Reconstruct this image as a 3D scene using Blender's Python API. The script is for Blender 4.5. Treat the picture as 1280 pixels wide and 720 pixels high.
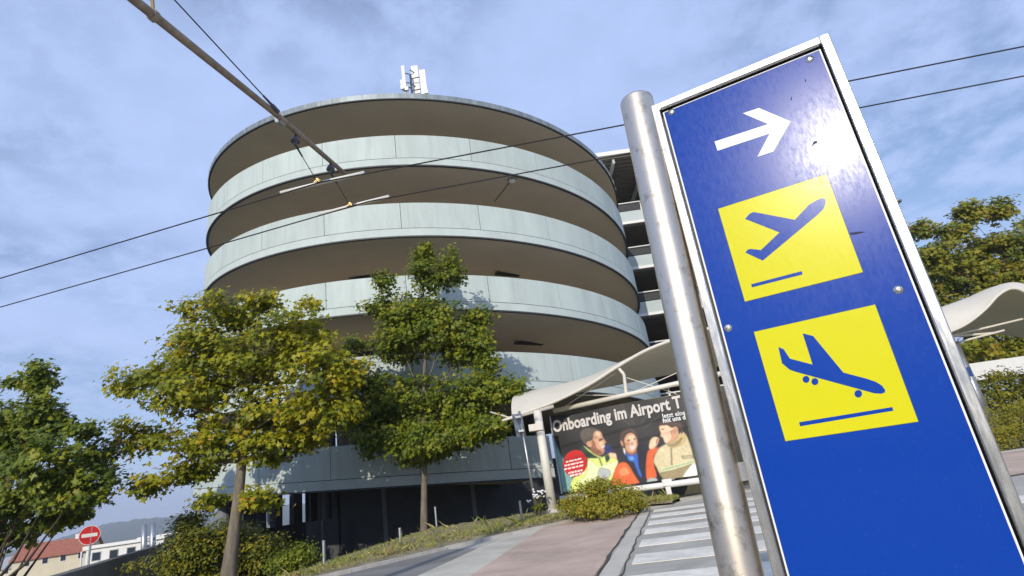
import bpy, math, random
import numpy as np
from mathutils import Vector, Matrix
rad = math.radians
for o in list(bpy.data.objects): bpy.data.objects.remove(o)
SC = bpy.context.scene
COL = SC.collection

# ------------------------------------------------------------------ camera
H = 0.90                       # eye height above the road
FPX = 698.0                    # focal length in pixels of a 1280 px wide picture
PITCH, ROLL = rad(19.3), -rad(8.2)
_up0 = np.array([0, -math.sin(PITCH), math.cos(PITCH)]); _r0 = np.array([1.0, 0, 0])
CF = np.array([0, math.cos(PITCH), math.sin(PITCH)])
CR = math.cos(ROLL)*_r0 + math.sin(ROLL)*_up0
CU = -math.sin(ROLL)*_r0 + math.cos(ROLL)*_up0
EYE = np.array([0, 0, H])
cd = bpy.data.cameras.new('camera'); cam = bpy.data.objects.new('camera', cd); COL.objects.link(cam)
cd.sensor_width = 36; cd.lens = 36*FPX/1280; cd.clip_start = 0.05; cd.clip_end = 6000
cam.matrix_world = Matrix([[CR[0], CU[0], -CF[0], 0], [CR[1], CU[1], -CF[1], 0], [CR[2], CU[2], -CF[2], H], [0, 0, 0, 1]])
SC.camera = cam

# ------------------------------------------------------------------ light
SUN = np.array([-0.2565, -0.8726, 0.4156])      # towards the sun (mirror direction of the glare on the sign)
SUN /= np.linalg.norm(SUN)
EL = math.asin(SUN[2]); AZ = math.atan2(SUN[0], SUN[1])
w = bpy.data.worlds.new('World'); SC.world = w; w.use_nodes = True
nt = w.node_tree; nt.nodes.clear()
def N(t, **k):
    n = nt.nodes.new(t)
    for a, b in k.items(): setattr(n, a, b)
    return n
L = lambda a, b: nt.links.new(a, b)
sky = N('ShaderNodeTexSky', sky_type='NISHITA'); sky.sun_disc = False
sky.sun_elevation = EL; sky.sun_rotation = AZ; sky.altitude = 450; sky.air_density = 1.0; sky.dust_density = 0.5; sky.ozone_density = 4.0
tc = N('ShaderNodeTexCoord'); sx = N('ShaderNodeSeparateXYZ'); L(tc.outputs['Generated'], sx.inputs[0])
zc = N('ShaderNodeMath', operation='MAXIMUM'); L(sx.outputs['Z'], zc.inputs[0]); zc.inputs[1].default_value = 0.0
za = N('ShaderNodeMath', operation='ADD'); L(zc.outputs[0], za.inputs[0]); za.inputs[1].default_value = 0.22
dx = N('ShaderNodeMath', operation='DIVIDE'); L(sx.outputs['X'], dx.inputs[0]); L(za.outputs[0], dx.inputs[1])
dy = N('ShaderNodeMath', operation='DIVIDE'); L(sx.outputs['Y'], dy.inputs[0]); L(za.outputs[0], dy.inputs[1])
cx = N('ShaderNodeCombineXYZ'); L(dx.outputs[0], cx.inputs[0]); L(dy.outputs[0], cx.inputs[1])
def noise(sc, det, rough, dist=0.0, off=0.0):
    m = N('ShaderNodeMapping'); m.inputs['Location'].default_value = (off, off*1.7, 0); L(cx.outputs[0], m.inputs[0])
    n = N('ShaderNodeTexNoise'); n.inputs['Scale'].default_value = sc; n.inputs['Detail'].default_value = det
    n.inputs['Roughness'].default_value = rough; n.inputs['Distortion'].default_value = dist; L(m.outputs[0], n.inputs['Vector']); return n
def ramp(src, a, b):
    r = N('ShaderNodeMapRange', interpolation_type='SMOOTHSTEP'); L(src, r.inputs[0]); r.inputs[1].default_value = a; r.inputs[2].default_value = b; return r
big = ramp(noise(1.0, 3, .5, .0, 3.1).outputs[0], 0.38, 0.60)
fine = ramp(noise(9.0, 7, .6, .0, 9.4).outputs[0], 0.36, 0.66)
def M2(op, a, b, c=None, clamp=False):
    n = N('ShaderNodeMath', operation=op, use_clamp=clamp)
    for i, v in enumerate((a, b, c)):
        if v is None: continue
        if isinstance(v, (int, float)): n.inputs[i].default_value = v
        else: L(v, n.inputs[i])
    return n.outputs[0]
hz = ramp(sx.outputs['Z'], 0.70, 0.0).outputs[0]
gap = M2('SUBTRACT', 1.0, big.outputs[0])                       # thin parts of the veil break up into small ripples
rip = M2('MULTIPLY', gap, M2('SUBTRACT', 1.0, fine.outputs[0]))
f1 = M2('MULTIPLY_ADD', rip, -0.52, M2('MULTIPLY_ADD', big.outputs[0], 0.18, 0.59))
f2 = M2('MULTIPLY_ADD', fine.outputs[0], 0.07, f1)
facv = M2('MULTIPLY_ADD', hz, 0.16, f2, True)
mix = N('ShaderNodeMixRGB'); L(facv, mix.inputs[0]); L(sky.outputs[0], mix.inputs[1]); mix.inputs[2].default_value = (3.5, 4.45, 7.0, 1)
bg = N('ShaderNodeBackground'); L(mix.outputs[0], bg.inputs[0]); bg.inputs[1].default_value = 0.145
wo = N('ShaderNodeOutputWorld'); L(bg.outputs[0], wo.inputs[0])

sd = bpy.data.lights.new('sun', 'SUN'); sd.energy = 3.6; sd.angle = rad(0.55); sd.color = (1.0, 0.91, 0.76)
so = bpy.data.objects.new('sun', sd); COL.objects.link(so); so.rotation_euler = Vector(SUN).to_track_quat('Z', 'Y').to_euler(); so.location = (0, 0, 40)
SC.view_settings.view_transform = 'Standard'; SC.view_settings.look = 'None'; SC.view_settings.gamma = 1; SC.view_settings.exposure = 0.18
SC.render.resolution_x = 1024; SC.render.resolution_y = 576; SC.render.engine = 'CYCLES'
SC.cycles.max_bounces = 6; SC.cycles.diffuse_bounces = 4; SC.cycles.transparent_max_bounces = 8

# ------------------------------------------------------------------ helpers
def ray(x, y): return CF + (x-640)/FPX*CR - (y-360)/FPX*CU
def P2(x, y, Y): d = ray(x, y); return EYE + d*(Y/d[1])            # pixel at a depth
def G(x, y, z=0.0): d = ray(x, y); return EYE + d*((z-H)/d[2])     # pixel on a level plane
def mpp(P): return float((np.asarray(P)-EYE) @ CF)/FPX             # metres per pixel there
def lin(*c): return tuple((v/255/12.92 if v <= 10 else ((v/255+.055)/1.055)**2.4) for v in c)

MATS = {}
def mat(name, col, rough=.7, metal=0.0, var=0.0, scale=3.0, col2=None, bump=0.0, bscale=40.0, coat=0.0, spec=.5, detail=6, stretch=None, coord='Object'):
    m = bpy.data.materials.new(name); m.use_nodes = True; t = m.node_tree; b = t.nodes['Principled BSDF']
    b.inputs['Roughness'].default_value = rough; b.inputs['Metallic'].default_value = metal; b.inputs['Specular IOR Level'].default_value = spec
    b.inputs['Coat Weight'].default_value = coat; b.inputs['Coat Roughness'].default_value = .08
    b.inputs['Base Color'].default_value = (*col, 1)
    if var or col2 or bump:
        c = t.nodes.new('ShaderNodeTexCoord'); mp = t.nodes.new('ShaderNodeMapping'); t.links.new(c.outputs[coord], mp.inputs[0])
        if stretch: mp.inputs['Scale'].default_value = stretch
    if var or col2:
        n = t.nodes.new('ShaderNodeTexNoise'); n.inputs['Scale'].default_value = scale; n.inputs['Detail'].default_value = detail; n.inputs['Roughness'].default_value = .65
        t.links.new(mp.outputs[0], n.inputs['Vector'])
        r = t.nodes.new('ShaderNodeValToRGB'); r.color_ramp.elements[0].position = .32; r.color_ramp.elements[1].position = .68
        a = tuple(max(0, v*(1-var)) for v in col); z = col2 if col2 else tuple(min(1, v*(1+var)) for v in col)
        r.color_ramp.elements[0].color = (*a, 1); r.color_ramp.elements[1].color = (*z, 1)
        t.links.new(n.outputs[0], r.inputs[0]); t.links.new(r.outputs[0], b.inputs['Base Color'])
    if bump:
        n2 = t.nodes.new('ShaderNodeTexNoise'); n2.inputs['Scale'].default_value = bscale; n2.inputs['Detail'].default_value = 5; t.links.new(mp.outputs[0], n2.inputs['Vector'])
        bp = t.nodes.new('ShaderNodeBump'); bp.inputs['Strength'].default_value = bump; bp.inputs['Distance'].default_value = .02
        t.links.new(n2.outputs[0], bp.inputs['Height']); t.links.new(bp.outputs[0], b.inputs['Normal'])
    MATS[name] = m; return m

def leafmat(name, cols, trans=.35):
    """cols: list of (pos, rgb) over the per-leaf attribute 'tint'"""
    m = bpy.data.materials.new(name); m.use_nodes = True; t = m.node_tree; t.nodes.clear()
    a = t.nodes.new('ShaderNodeAttribute'); a.attribute_name = 'tint'
    r = t.nodes.new('ShaderNodeValToRGB')
    while len(r.color_ramp.elements) < len(cols): r.color_ramp.elements.new(.5)
    for e, (p, c) in zip(r.color_ramp.elements, cols): e.position = p; e.color = (*c, 1)
    t.links.new(a.outputs['Fac'], r.inputs[0])
    b = t.nodes.new('ShaderNodeBsdfPrincipled'); b.inputs['Roughness'].default_value = .45; b.inputs['Specular IOR Level'].default_value = .35
    tr = t.nodes.new('ShaderNodeBsdfTranslucent'); mx = t.nodes.new('ShaderNodeMixShader'); mx.inputs[0].default_value = trans
    o = t.nodes.new('ShaderNodeOutputMaterial')
    t.links.new(r.outputs[0], b.inputs['Base Color']); t.links.new(r.outputs[0], tr.inputs[0])
    t.links.new(b.outputs[0], mx.inputs[1]); t.links.new(tr.outputs[0], mx.inputs[2]); t.links.new(mx.outputs[0], o.inputs[0]); return m

def empty(name, loc, label=None, cat=None, group=None):
    o = bpy.data.objects.new(name, None); COL.objects.link(o); o.location = tuple(loc); o.empty_display_size = .2
    if label: tag(o, label, cat, group)
    return o
def tag(o, label, cat, group=None):
    o['label'] = label; o['category'] = cat
    if group: o['group'] = group
    return o
def put(name, V, F, m, parent=None, smooth=False):
    me = bpy.data.meshes.new(name); me.from_pydata([tuple(map(float, v)) for v in V], [], [tuple(f) for f in F]); me.update()
    return put_me(name, me, m, parent, smooth)
def put_me(name, me, m, parent=None, smooth=False):
    if m and not me.materials: me.materials.append(m)
    if smooth:
        me.polygons.foreach_set('use_smooth', [True]*len(me.polygons))
    o = bpy.data.objects.new(name, me); COL.objects.link(o)
    if parent is not None:
        o.parent = parent; o.matrix_parent_inverse = Matrix.Translation(-root_loc(parent))
    return o
def root_loc(p):
    v = Vector((0, 0, 0))
    while p is not None: v += p.location; p = p.parent if False else None
    return v
def stuff(o): o['kind'] = 'stuff'; return o
def struct(o): o['kind'] = 'structure'; return o

class MB:
    def __init__(s): s.V = []; s.F = []
    def add(s, V, F):
        k = len(s.V); s.V += [np.asarray(v, float) for v in V]; s.F += [tuple(i+k for i in f) for f in F]; return s
    def box(s, o, a, b, c):
        """box with corner o and edge vectors a,b,c"""
        o, a, b, c = [np.asarray(q, float) for q in (o, a, b, c)]
        if np.dot(np.cross(a, b), c) < 0: a, b = b, a
        return s.add([o, o+a, o+a+b, o+b, o+c, o+a+c, o+a+b+c, o+b+c], [(0, 3, 2, 1), (4, 5, 6, 7), (0, 1, 5, 4), (1, 2, 6, 5), (2, 3, 7, 6), (3, 0, 4, 7)])
    def cbox(s, c, x, y, z):
        c = np.asarray(c, float); return s.box(c-np.array([x, y, z])/2, (x, 0, 0), (0, y, 0), (0, 0, z))
    def tube(s, pts, r, n=10, cap=True):
        pts = [np.asarray(p, float) for p in pts]; r = r if hasattr(r, '__len__') else [r]*len(pts); V = []; ref = None
        for i, p in enumerate(pts):
            d = pts[min(i+1, len(pts)-1)]-pts[max(i-1, 0)]; d = d/np.linalg.norm(d)
            if ref is None: ref = np.array([1., 0, 0]) if abs(d[0]) < .8 else np.array([0, 1., 0])
            u = ref-d*(ref@d); u /= np.linalg.norm(u); ref = u; v = np.cross(d, u)
            V += [p+r[i]*(math.cos(2*math.pi*k/n)*u+math.sin(2*math.pi*k/n)*v) for k in range(n)]
        F = [(i*n+k, i*n+(k+1) % n, (i+1)*n+(k+1) % n, (i+1)*n+k) for i in range(len(pts)-1) for k in range(n)]
        if cap: F += [tuple(range(n))[::-1], tuple((len(pts)-1)*n+k for k in range(n))]
        return s.add(V, F)
    def lathe(s, base, axis, prof, n=16):
        """prof: list of (height, radius) along axis"""
        a = np.asarray(axis, float); a /= np.linalg.norm(a); return s.tube_prof(base, a, prof, n)
    def tube_prof(s, base, a, prof, n):
        base = np.asarray(base, float); ref = np.array([1., 0, 0]) if abs(a[0]) < .8 else np.array([0, 1., 0])
        u = ref-a*(ref@a); u /= np.linalg.norm(u); v = np.cross(a, u); V = []
        for h, r in prof: V += [base+a*h+r*(math.cos(2*math.pi*k/n)*u+math.sin(2*math.pi*k/n)*v) for k in range(n)]
        m = len(prof)
        F = [(i*n+k, i*n+(k+1) % n, (i+1)*n+(k+1) % n, (i+1)*n+k) for i in range(m-1) for k in range(n)]
        F += [tuple(range(n))[::-1], tuple((m-1)*n+k for k in range(n))]
        return s.add(V, F)
    def prism(s, pts, ext):
        """polygon pts (3D) extruded by ext; the face at pts+ext looks along ext"""
        pts = [np.asarray(p, float) for p in pts]; e = np.asarray(ext, float); n = len(pts)
        nn = sum(np.cross(pts[i]-pts[0], pts[(i+1) % n]-pts[0]) for i in range(n))
        if nn@e < 0: pts = pts[::-1]
        return s.add(pts+[p+e for p in pts], [tuple(range(n))[::-1], tuple(range(n, 2*n))]+[(i, (i+1) % n, n+(i+1) % n, n+i) for i in range(n)])
    def build(s, name, m, parent=None, smooth=False): return put(name, s.V, s.F, m, parent, smooth)

def autosmooth(o, ang=35):
    me = o.data; me.polygons.foreach_set('use_smooth', [True]*len(me.polygons))
    try: me.set_sharp_from_angle(angle=rad(ang))
    except Exception: pass
    return o
def catmull(P, n=5, closed=True):
    P = [np.asarray(p, float) for p in P]; out = []; m = len(P)
    for i in range(m if closed else m-1):
        g = (lambda j: P[j % m]) if closed else (lambda j: P[min(max(j, 0), m-1)])
        a, b, c, d = g(i-1), g(i), g(i+1), g(i+2)
        for k in range(n):
            t = k/n; out.append(.5*((2*b)+(-a+c)*t+(2*a-5*b+4*c-d)*t*t+(-a+3*b-3*c+d)*t**3))
    if not closed: out.append(P[-1])
    return out

# ------------------------------------------------------------------ materials
M_panel = mat('painted_concrete_panel', (.50, .575, .55), .75, var=.10, scale=1.2, stretch=(1, 1, .25), bump=.05, bscale=25)
def panel_tone(m, lo, hi):
    t = m.node_tree; b = t.nodes['Principled BSDF']; src = b.inputs['Base Color'].links[0].from_socket
    oi = t.nodes.new('ShaderNodeObjectInfo'); mr = t.nodes.new('ShaderNodeMapRange'); mr.inputs[3].default_value = lo; mr.inputs[4].default_value = hi; t.links.new(oi.outputs['Random'], mr.inputs[0])
    c = t.nodes.new('ShaderNodeTexCoord'); mp = t.nodes.new('ShaderNodeMapping'); mp.inputs['Scale'].default_value = (1, 1, .05); t.links.new(c.outputs['Object'], mp.inputs[0])
    n = t.nodes.new('ShaderNodeTexNoise'); n.inputs['Scale'].default_value = 7; n.inputs['Detail'].default_value = 7; n.inputs['Roughness'].default_value = .7; t.links.new(mp.outputs[0], n.inputs['Vector'])
    r2 = t.nodes.new('ShaderNodeMapRange'); r2.inputs[1].default_value = .30; r2.inputs[2].default_value = .48; r2.inputs[3].default_value = .86; r2.inputs[4].default_value = 1.0; t.links.new(n.outputs[0], r2.inputs[0])
    mu = t.nodes.new('ShaderNodeMath'); mu.operation = 'MULTIPLY'; t.links.new(mr.outputs[0], mu.inputs[0]); t.links.new(r2.outputs[0], mu.inputs[1])
    hs = t.nodes.new('ShaderNodeVectorMath'); hs.operation = 'SCALE'; t.links.new(src, hs.inputs[0]); t.links.new(mu.outputs[0], hs.inputs['Scale']); t.links.new(hs.outputs[0], b.inputs['Base Color'])
panel_tone(M_panel, .95, 1.05)
M_edge = mat('deck_edge_concrete', (.51, .58, .56), .75, var=.08, scale=1.5, stretch=(1, 1, .3))
M_soffit = mat('raw_soffit_concrete', (.60, .53, .42), .85, var=.08, scale=.35, bump=.06, bscale=8)
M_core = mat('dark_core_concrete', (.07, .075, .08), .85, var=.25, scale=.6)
M_column = mat('grey_concrete_column', (.20, .22, .24), .8, var=.15, scale=1.5)
M_fascia = mat('zinc_fascia', (.24, .28, .30), .5, .3, var=.35, scale=5, stretch=(1, 1, .2))
M_roofing = mat('roof_gravel', (.3, .29, .27), .95, var=.2, scale=20)
M_drip = mat('dark_drip_edge', (.05, .055, .06), .6)
M_white = mat('white_paint', (.78, .77, .73), .5, var=.05, scale=3)
M_offwhite = mat('cream_painted_steel', (.70, .66, .57), .5, var=.07, scale=2, coord='Object')
M_membrane = mat('canopy_membrane', (.88, .84, .74), .55, var=.04, scale=1.2)
def translucent(m, f):
    t = m.node_tree; b = t.nodes['Principled BSDF']; o = t.nodes['Material Output']; tr = t.nodes.new('ShaderNodeBsdfTranslucent'); tr.inputs[0].default_value = (.85, .78, .62, 1)
    mx = t.nodes.new('ShaderNodeMixShader'); mx.inputs[0].default_value = f; t.links.new(b.outputs[0], mx.inputs[1]); t.links.new(tr.outputs[0], mx.inputs[2]); t.links.new(mx.outputs[0], o.inputs[0])
translucent(M_membrane, .30)
M_steelg = mat('galvanised_steel', (.42, .43, .43), .42, .85, var=.2, scale=14)
M_dark = mat('dark_metal', (.045, .045, .05), .5, .3)
M_lampglass = mat('lamp_cover', (.75, .75, .72), .3)
M_tube = mat('weathered_brown_tube', (.30, .235, .165), .55, .2, var=.3, scale=9)
M_wire = mat('contact_wire_copper', (.035, .032, .03), .5, .4)
M_porc = mat('dark_insulator', (.07, .08, .10), .25)
M_brass = mat('brass_clamp', (.38, .27, .12), .45, .7)
M_pipewhite = mat('white_splice', (.74, .72, .66), .45)
M_asphalt = mat('asphalt', (.25, .24, .22), .92, var=.16, scale=1.3, bump=.25, bscale=160, detail=9)
M_asphalt2 = mat('worn_pale_asphalt', (.47, .445, .38), .92, var=.14, scale=1.6, bump=.25, bscale=160, detail=10)
M_concrete = mat('pale_concrete_paving', (.60, .555, .46), .9, var=.10, scale=1.8, bump=.15, bscale=120, detail=9)
M_red = mat('faded_red_asphalt', (.57, .43, .335), .92, var=.16, scale=.9, bump=.2, bscale=150, detail=10)
M_paint = mat('worn_white_road_paint', (.86, .81, .70), .8, var=.10, scale=6, bump=.2, bscale=150)
M_crack = mat('dark_joint', (.085, .075, .055), .95, var=.5, scale=9)
M_kerb = mat('kerb_stone', (.50, .47, .41), .9, var=.16, scale=5, bump=.2, bscale=60)
M_earth = mat('dry_earth', (.27, .225, .13), .97, var=.35, scale=4, bump=.5, bscale=25)
M_ground = mat('scrub_ground', (.085, .088, .05), .97, col2=(.16, .145, .08), scale=.25, bump=.3, bscale=6)
M_bark = mat('bark', (.19, .16, .12), .9, var=.35, scale=9, stretch=(1, 1, .22), bump=.5, bscale=30)
M_bark2 = mat('dark_bark', (.10, .08, .06), .9, var=.35, scale=9, stretch=(1, 1, .22), bump=.5, bscale=30)
M_wall = mat('grey_retaining_concrete', (.16, .16, .155), .85, var=.2, scale=.8)
M_hill = mat('forested_hill', (.035, .06, .03), .95, col2=(.06, .085, .04), scale=.02, detail=8)
M_roofred = mat('red_roof_tiles', (.36, .12, .07), .8, var=.25, scale=2)
M_plaster = mat('cream_plaster', (.70, .62, .45), .85, var=.06, scale=.6)
M_whitewall = mat('white_render', (.80, .79, .76), .8, var=.04, scale=.5)
M_greyroof = mat('grey_sheet_roof', (.36, .37, .38), .6, var=.1, scale=.6)
M_glass = mat('window_glass', (.03, .04, .05), .08)
M_traffred = mat('traffic_red', (.62, .02, .02), .4)

def patches(m, sc, lo):
    t = m.node_tree; b = t.nodes['Principled BSDF']; src = b.inputs['Base Color'].links[0].from_socket
    c = t.nodes.new('ShaderNodeTexCoord'); n = t.nodes.new('ShaderNodeTexNoise'); n.inputs['Scale'].default_value = sc; n.inputs['Detail'].default_value = 9; n.inputs['Roughness'].default_value = .72; n.inputs['Distortion'].default_value = .6; t.links.new(c.outputs['Object'], n.inputs['Vector'])
    r2 = t.nodes.new('ShaderNodeMapRange'); r2.inputs[1].default_value = .36; r2.inputs[2].default_value = .58; r2.inputs[3].default_value = lo; r2.inputs[4].default_value = 1.04; t.links.new(n.outputs[0], r2.inputs[0])
    v = t.nodes.new('ShaderNodeTexVoronoi'); v.inputs['Scale'].default_value = 26; t.links.new(c.outputs['Object'], v.inputs['Vector'])
    r3 = t.nodes.new('ShaderNodeMapRange'); r3.inputs[1].default_value = .02; r3.inputs[2].default_value = .10; r3.inputs[3].default_value = .72; r3.inputs[4].default_value = 1.0; t.links.new(v.outputs['Distance'], r3.inputs[0])
    mu = t.nodes.new('ShaderNodeMath'); mu.operation = 'MULTIPLY'; t.links.new(r2.outputs[0], mu.inputs[0]); t.links.new(r3.outputs[0], mu.inputs[1])
    hs = t.nodes.new('ShaderNodeVectorMath'); hs.operation = 'SCALE'; t.links.new(src, hs.inputs[0]); t.links.new(mu.outputs[0], hs.inputs['Scale']); t.links.new(hs.outputs[0], b.inputs['Base Color'])
patches(M_red, .7, .80); patches(M_asphalt2, .6, .80); patches(M_concrete, .8, .82); patches(M_paint, 1.6, .76); patches(M_asphalt, .5, .72)
# brushed stainless steel
def brushed(name, base, rough, stretch, stain=(.50, .44, .36)):
    m = mat(name, base, rough, 1.0); t = m.node_tree; b = t.nodes['Principled BSDF']
    c = t.nodes.new('ShaderNodeTexCoord'); mp = t.nodes.new('ShaderNodeMapping'); mp.inputs['Scale'].default_value = stretch
    n = t.nodes.new('ShaderNodeTexNoise'); n.inputs['Scale'].default_value = 30; n.inputs['Detail'].default_value = 8; n.inputs['Roughness'].default_value = .7
    t.links.new(c.outputs['Object'], mp.inputs[0]); t.links.new(mp.outputs[0], n.inputs['Vector'])
    n3 = t.nodes.new('ShaderNodeTexNoise'); n3.inputs['Scale'].default_value = 24; n3.inputs['Detail'].default_value = 10; n3.inputs['Roughness'].default_value = .7; t.links.new(c.outputs['Object'], n3.inputs['Vector'])
    r = t.nodes.new('ShaderNodeMapRange'); r.inputs[1].default_value = .3; r.inputs[2].default_value = .7; r.inputs[3].default_value = rough-.08; r.inputs[4].default_value = rough+.10
    t.links.new(n.outputs[0], r.inputs[0]); t.links.new(r.outputs[0], b.inputs['Roughness'])
    cr = t.nodes.new('ShaderNodeValToRGB'); cr.color_ramp.elements[0].position = .28; cr.color_ramp.elements[1].position = .46
    cr.color_ramp.elements[0].color = (base[0]*stain[0], base[1]*stain[1], base[2]*stain[2], 1); cr.color_ramp.elements[1].color = (*base, 1)
    t.links.new(n3.outputs[0], cr.inputs[0]); t.links.new(cr.outputs[0], b.inputs['Base Color'])
    bp = t.nodes.new('ShaderNodeBump'); bp.inputs['Strength'].default_value = .12; bp.inputs['Distance'].default_value = .002
    t.links.new(n.outputs[0], bp.inputs['Height']); t.links.new(bp.outputs[0], b.inputs['Normal']); return m
M_inoxpole = brushed('brushed_stainless_pole', (.70, .63, .53), .40, (1, 1, 22))
M_inox = brushed('stainless_frame', (.58, .565, .53), .24, (3, 3, .4), (.86, .84, .80))

def signpaint(name, col, rough=.24):
    """glossy laminated sign foil with scratches and dust"""
    m = mat(name, col, rough, 0.0, spec=.16, coat=.15); m.node_tree.nodes['Principled BSDF'].inputs['Coat Roughness'].default_value = .062; t = m.node_tree; b = t.nodes['Principled BSDF']
    c = t.nodes.new('ShaderNodeTexCoord')
    n = t.nodes.new('ShaderNodeTexNoise'); n.inputs['Scale'].default_value = 110; n.inputs['Detail'].default_value = 8; n.inputs['Roughness'].default_value = .75
    mp = t.nodes.new('ShaderNodeMapping'); mp.inputs['Scale'].default_value = (1, 1, .35); mp.inputs['Rotation'].default_value = (0, .5, .4)
    t.links.new(c.outputs['Object'], mp.inputs[0]); t.links.new(mp.outputs[0], n.inputs['Vector'])
    r = t.nodes.new('ShaderNodeMapRange'); r.inputs[1].default_value = .35; r.inputs[2].default_value = .72; r.inputs[3].default_value = rough-.05; r.inputs[4].default_value = rough+.07
    t.links.new(n.outputs[0], r.inputs[0]); t.links.new(r.outputs[0], b.inputs['Roughness'])
    # scuffs
    n2 = t.nodes.new('ShaderNodeTexNoise'); n2.inputs['Scale'].default_value = 14; n2.inputs['Detail'].default_value = 12; n2.inputs['Roughness'].default_value = .8; n2.inputs['Distortion'].default_value = 1.2
    t.links.new(mp.outputs[0], n2.inputs['Vector'])
    cr = t.nodes.new('ShaderNodeValToRGB'); cr.color_ramp.elements[0].position = .66; cr.color_ramp.elements[1].position = .74
    cr.color_ramp.elements[0].color = (*col, 1); cr.color_ramp.elements[1].color = tuple(v*.55+.03 for v in col)+(1,)
    t.links.new(n2.outputs[0], cr.inputs[0]); t.links.new(cr.outputs[0], b.inputs['Base Color'])
    bp = t.nodes.new('ShaderNodeBump'); bp.inputs['Strength'].default_value = .05; bp.inputs['Distance'].default_value = .001
    t.links.new(n.outputs[0], bp.inputs['Height']); t.links.new(bp.outputs[0], b.inputs['Normal']); return m
M_sblue = signpaint('sign_blue_foil', (.0018, .046, .33))
M_syellow = signpaint('sign_yellow_foil', (.64, .60, .008))
M_swhite = signpaint('sign_white_foil', (.75, .75, .72))
M_scuff = mat('scuff', (.01, .018, .06), .7)
M_sedge = mat('panel_white_edge', (.8, .8, .78), .5)

# ------------------------------------------------------------------ terrain
EDGE = [(-60, 9.0), (-20, 10.5), (-8.5, 12.6), (-5, 14.6), (-3.2, 16.9), (-.5, 17.2), (3, 17.6), (6, 18.2), (60, 30)]
def sstep(a, b, x): t = np.clip((x-a)/(b-a), 0, 1); return t*t*(3-2*t)
def drop(x, y): return -np.clip(.13*np.maximum(0, -3.0-x), 0, 1.3)*sstep(8, 11, y)
def terrain(x, y):
    e = np.interp(x, [q[0] for q in EDGE], [q[1] for q in EDGE])
    pit = sstep(0, 1.1, y-e)*sstep(9.0, 6.0, x)
    z = -2.7*pit
    far = sstep(-6.0, -40, x)*sstep(6, 26, y)*-4.5 + sstep(50, 160, y)*sstep(40, -60, x)*-5.0
    return np.minimum(z, 0)+far-.03+drop(x, y)
xs = np.unique(np.concatenate([np.linspace(-3000, -300, 10), np.linspace(-300, -40, 14), np.linspace(-40, 30, 118), np.linspace(30, 300, 14), np.linspace(300, 3000, 10)]))
ys = np.unique(np.concatenate([np.linspace(-3000, -60, 8), np.linspace(-60, 0, 10), np.linspace(0, 50, 100), np.linspace(50, 300, 20), np.linspace(300, 4000, 12)]))
XX, YY = np.meshgrid(xs, ys); ZZ = terrain(XX, YY); nx = len(xs)
V = np.stack([XX, YY, ZZ], -1).reshape(-1, 3)
F = [(j*nx+i, j*nx+i+1, (j+1)*nx+i+1, (j+1)*nx+i) for j in range(len(ys)-1) for i in range(nx-1)]
struct(put('ground', V, F, M_ground, smooth=True))
def tz(x, y): return float(terrain(np.array(x, float), np.array(y, float)))

def sheet(name, pts, z, m, th=.03, parent=None):
    """flat slab whose top lies at z"""
    return MB().prism([(p[0], p[1], z-th) for p in pts], (0, 0, th)).build(name, m, parent)
KERB = [tuple(G(*q)[:2]) for q in [(330, 741), (440, 716), (560, 687), (640, 669), (690, 658), (755, 644), (806, 634)]]
KERB = [(-16.0, 1.2), (-9.0, 5.2)]+KERB
road_pts = [(-16, -12), (30, -12), (34, 15.0), (11.0, 15.6), (6.2, 17.6), (2.5, 14.4)]+KERB[::-1]
road = struct(sheet('road', road_pts, 0.0, M_asphalt2))
# dark asphalt lane beside the verge, pale strip, red path, gutter
e1 = [G(525, 719), G(597, 686)]; e2 = [G(590, 719), G(678, 660)]; e3 = [G(745, 718), G(798, 641)]
def ext(a, b, t): return a+(b-a)*t
dk = [KERB[0], KERB[1], KERB[2], KERB[3], KERB[4], tuple(ext(*e1, 1.02)[:2]), tuple(ext(*e1, -1.6)[:2]), (-8, -2.5)]
struct(sheet('asphalt_lane', dk, .004, M_asphalt, .006))
struct(sheet('paving_strip', [ext(*e1, -1.6), ext(*e1, 1.0), KERB[5], ext(*e2, 1.0), ext(*e2, -.9)], .005, M_concrete, .006))
struct(sheet('cycle_path', [ext(*e2, -.9), ext(*e2, 1.0), KERB[6], KERB[7], ext(*e3, 1.0), ext(*e3, -.7)], .006, M_red, .006))
gd = e3[1]-e3[0]; gd /= np.linalg.norm(gd); gn = np.array([gd[1], -gd[0], 0])
struct(sheet('gutter', [ext(*e3, -.7)+gn*.05, ext(*e3, 1.0)+gn*.05, ext(*e3, 1.0)+gn*.24, ext(*e3, -.7)+gn*.24], .007, M_concrete, .006))
rng = random.Random(5); a = ext(*e3, -.7); Lg = np.linalg.norm(ext(*e3, 1.0)-a)
lft, rgt = [], []
for i in range(41):
    p = a+gd*Lg*i/40; wv = .007+.020*rng.random()**2; off = .03*rng.random()
    lft.append(p+gn*(off-wv)); rgt.append(p+gn*(off+wv))
struct(sheet('gutter_joint', lft+rgt[::-1], .012, M_crack, .006))
lft, rgt = [], []
for i in range(41):
    p = a+gd*Lg*i/40+gn*.25; wv = .003+.006*rng.random(); off = .05*(rng.random()-.5)
    lft.append(p+gn*(off-wv)); rgt.append(p+gn*(off+wv))
struct(sheet('asphalt_crack', lft+rgt[::-1], .010, M_crack, .004))
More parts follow.
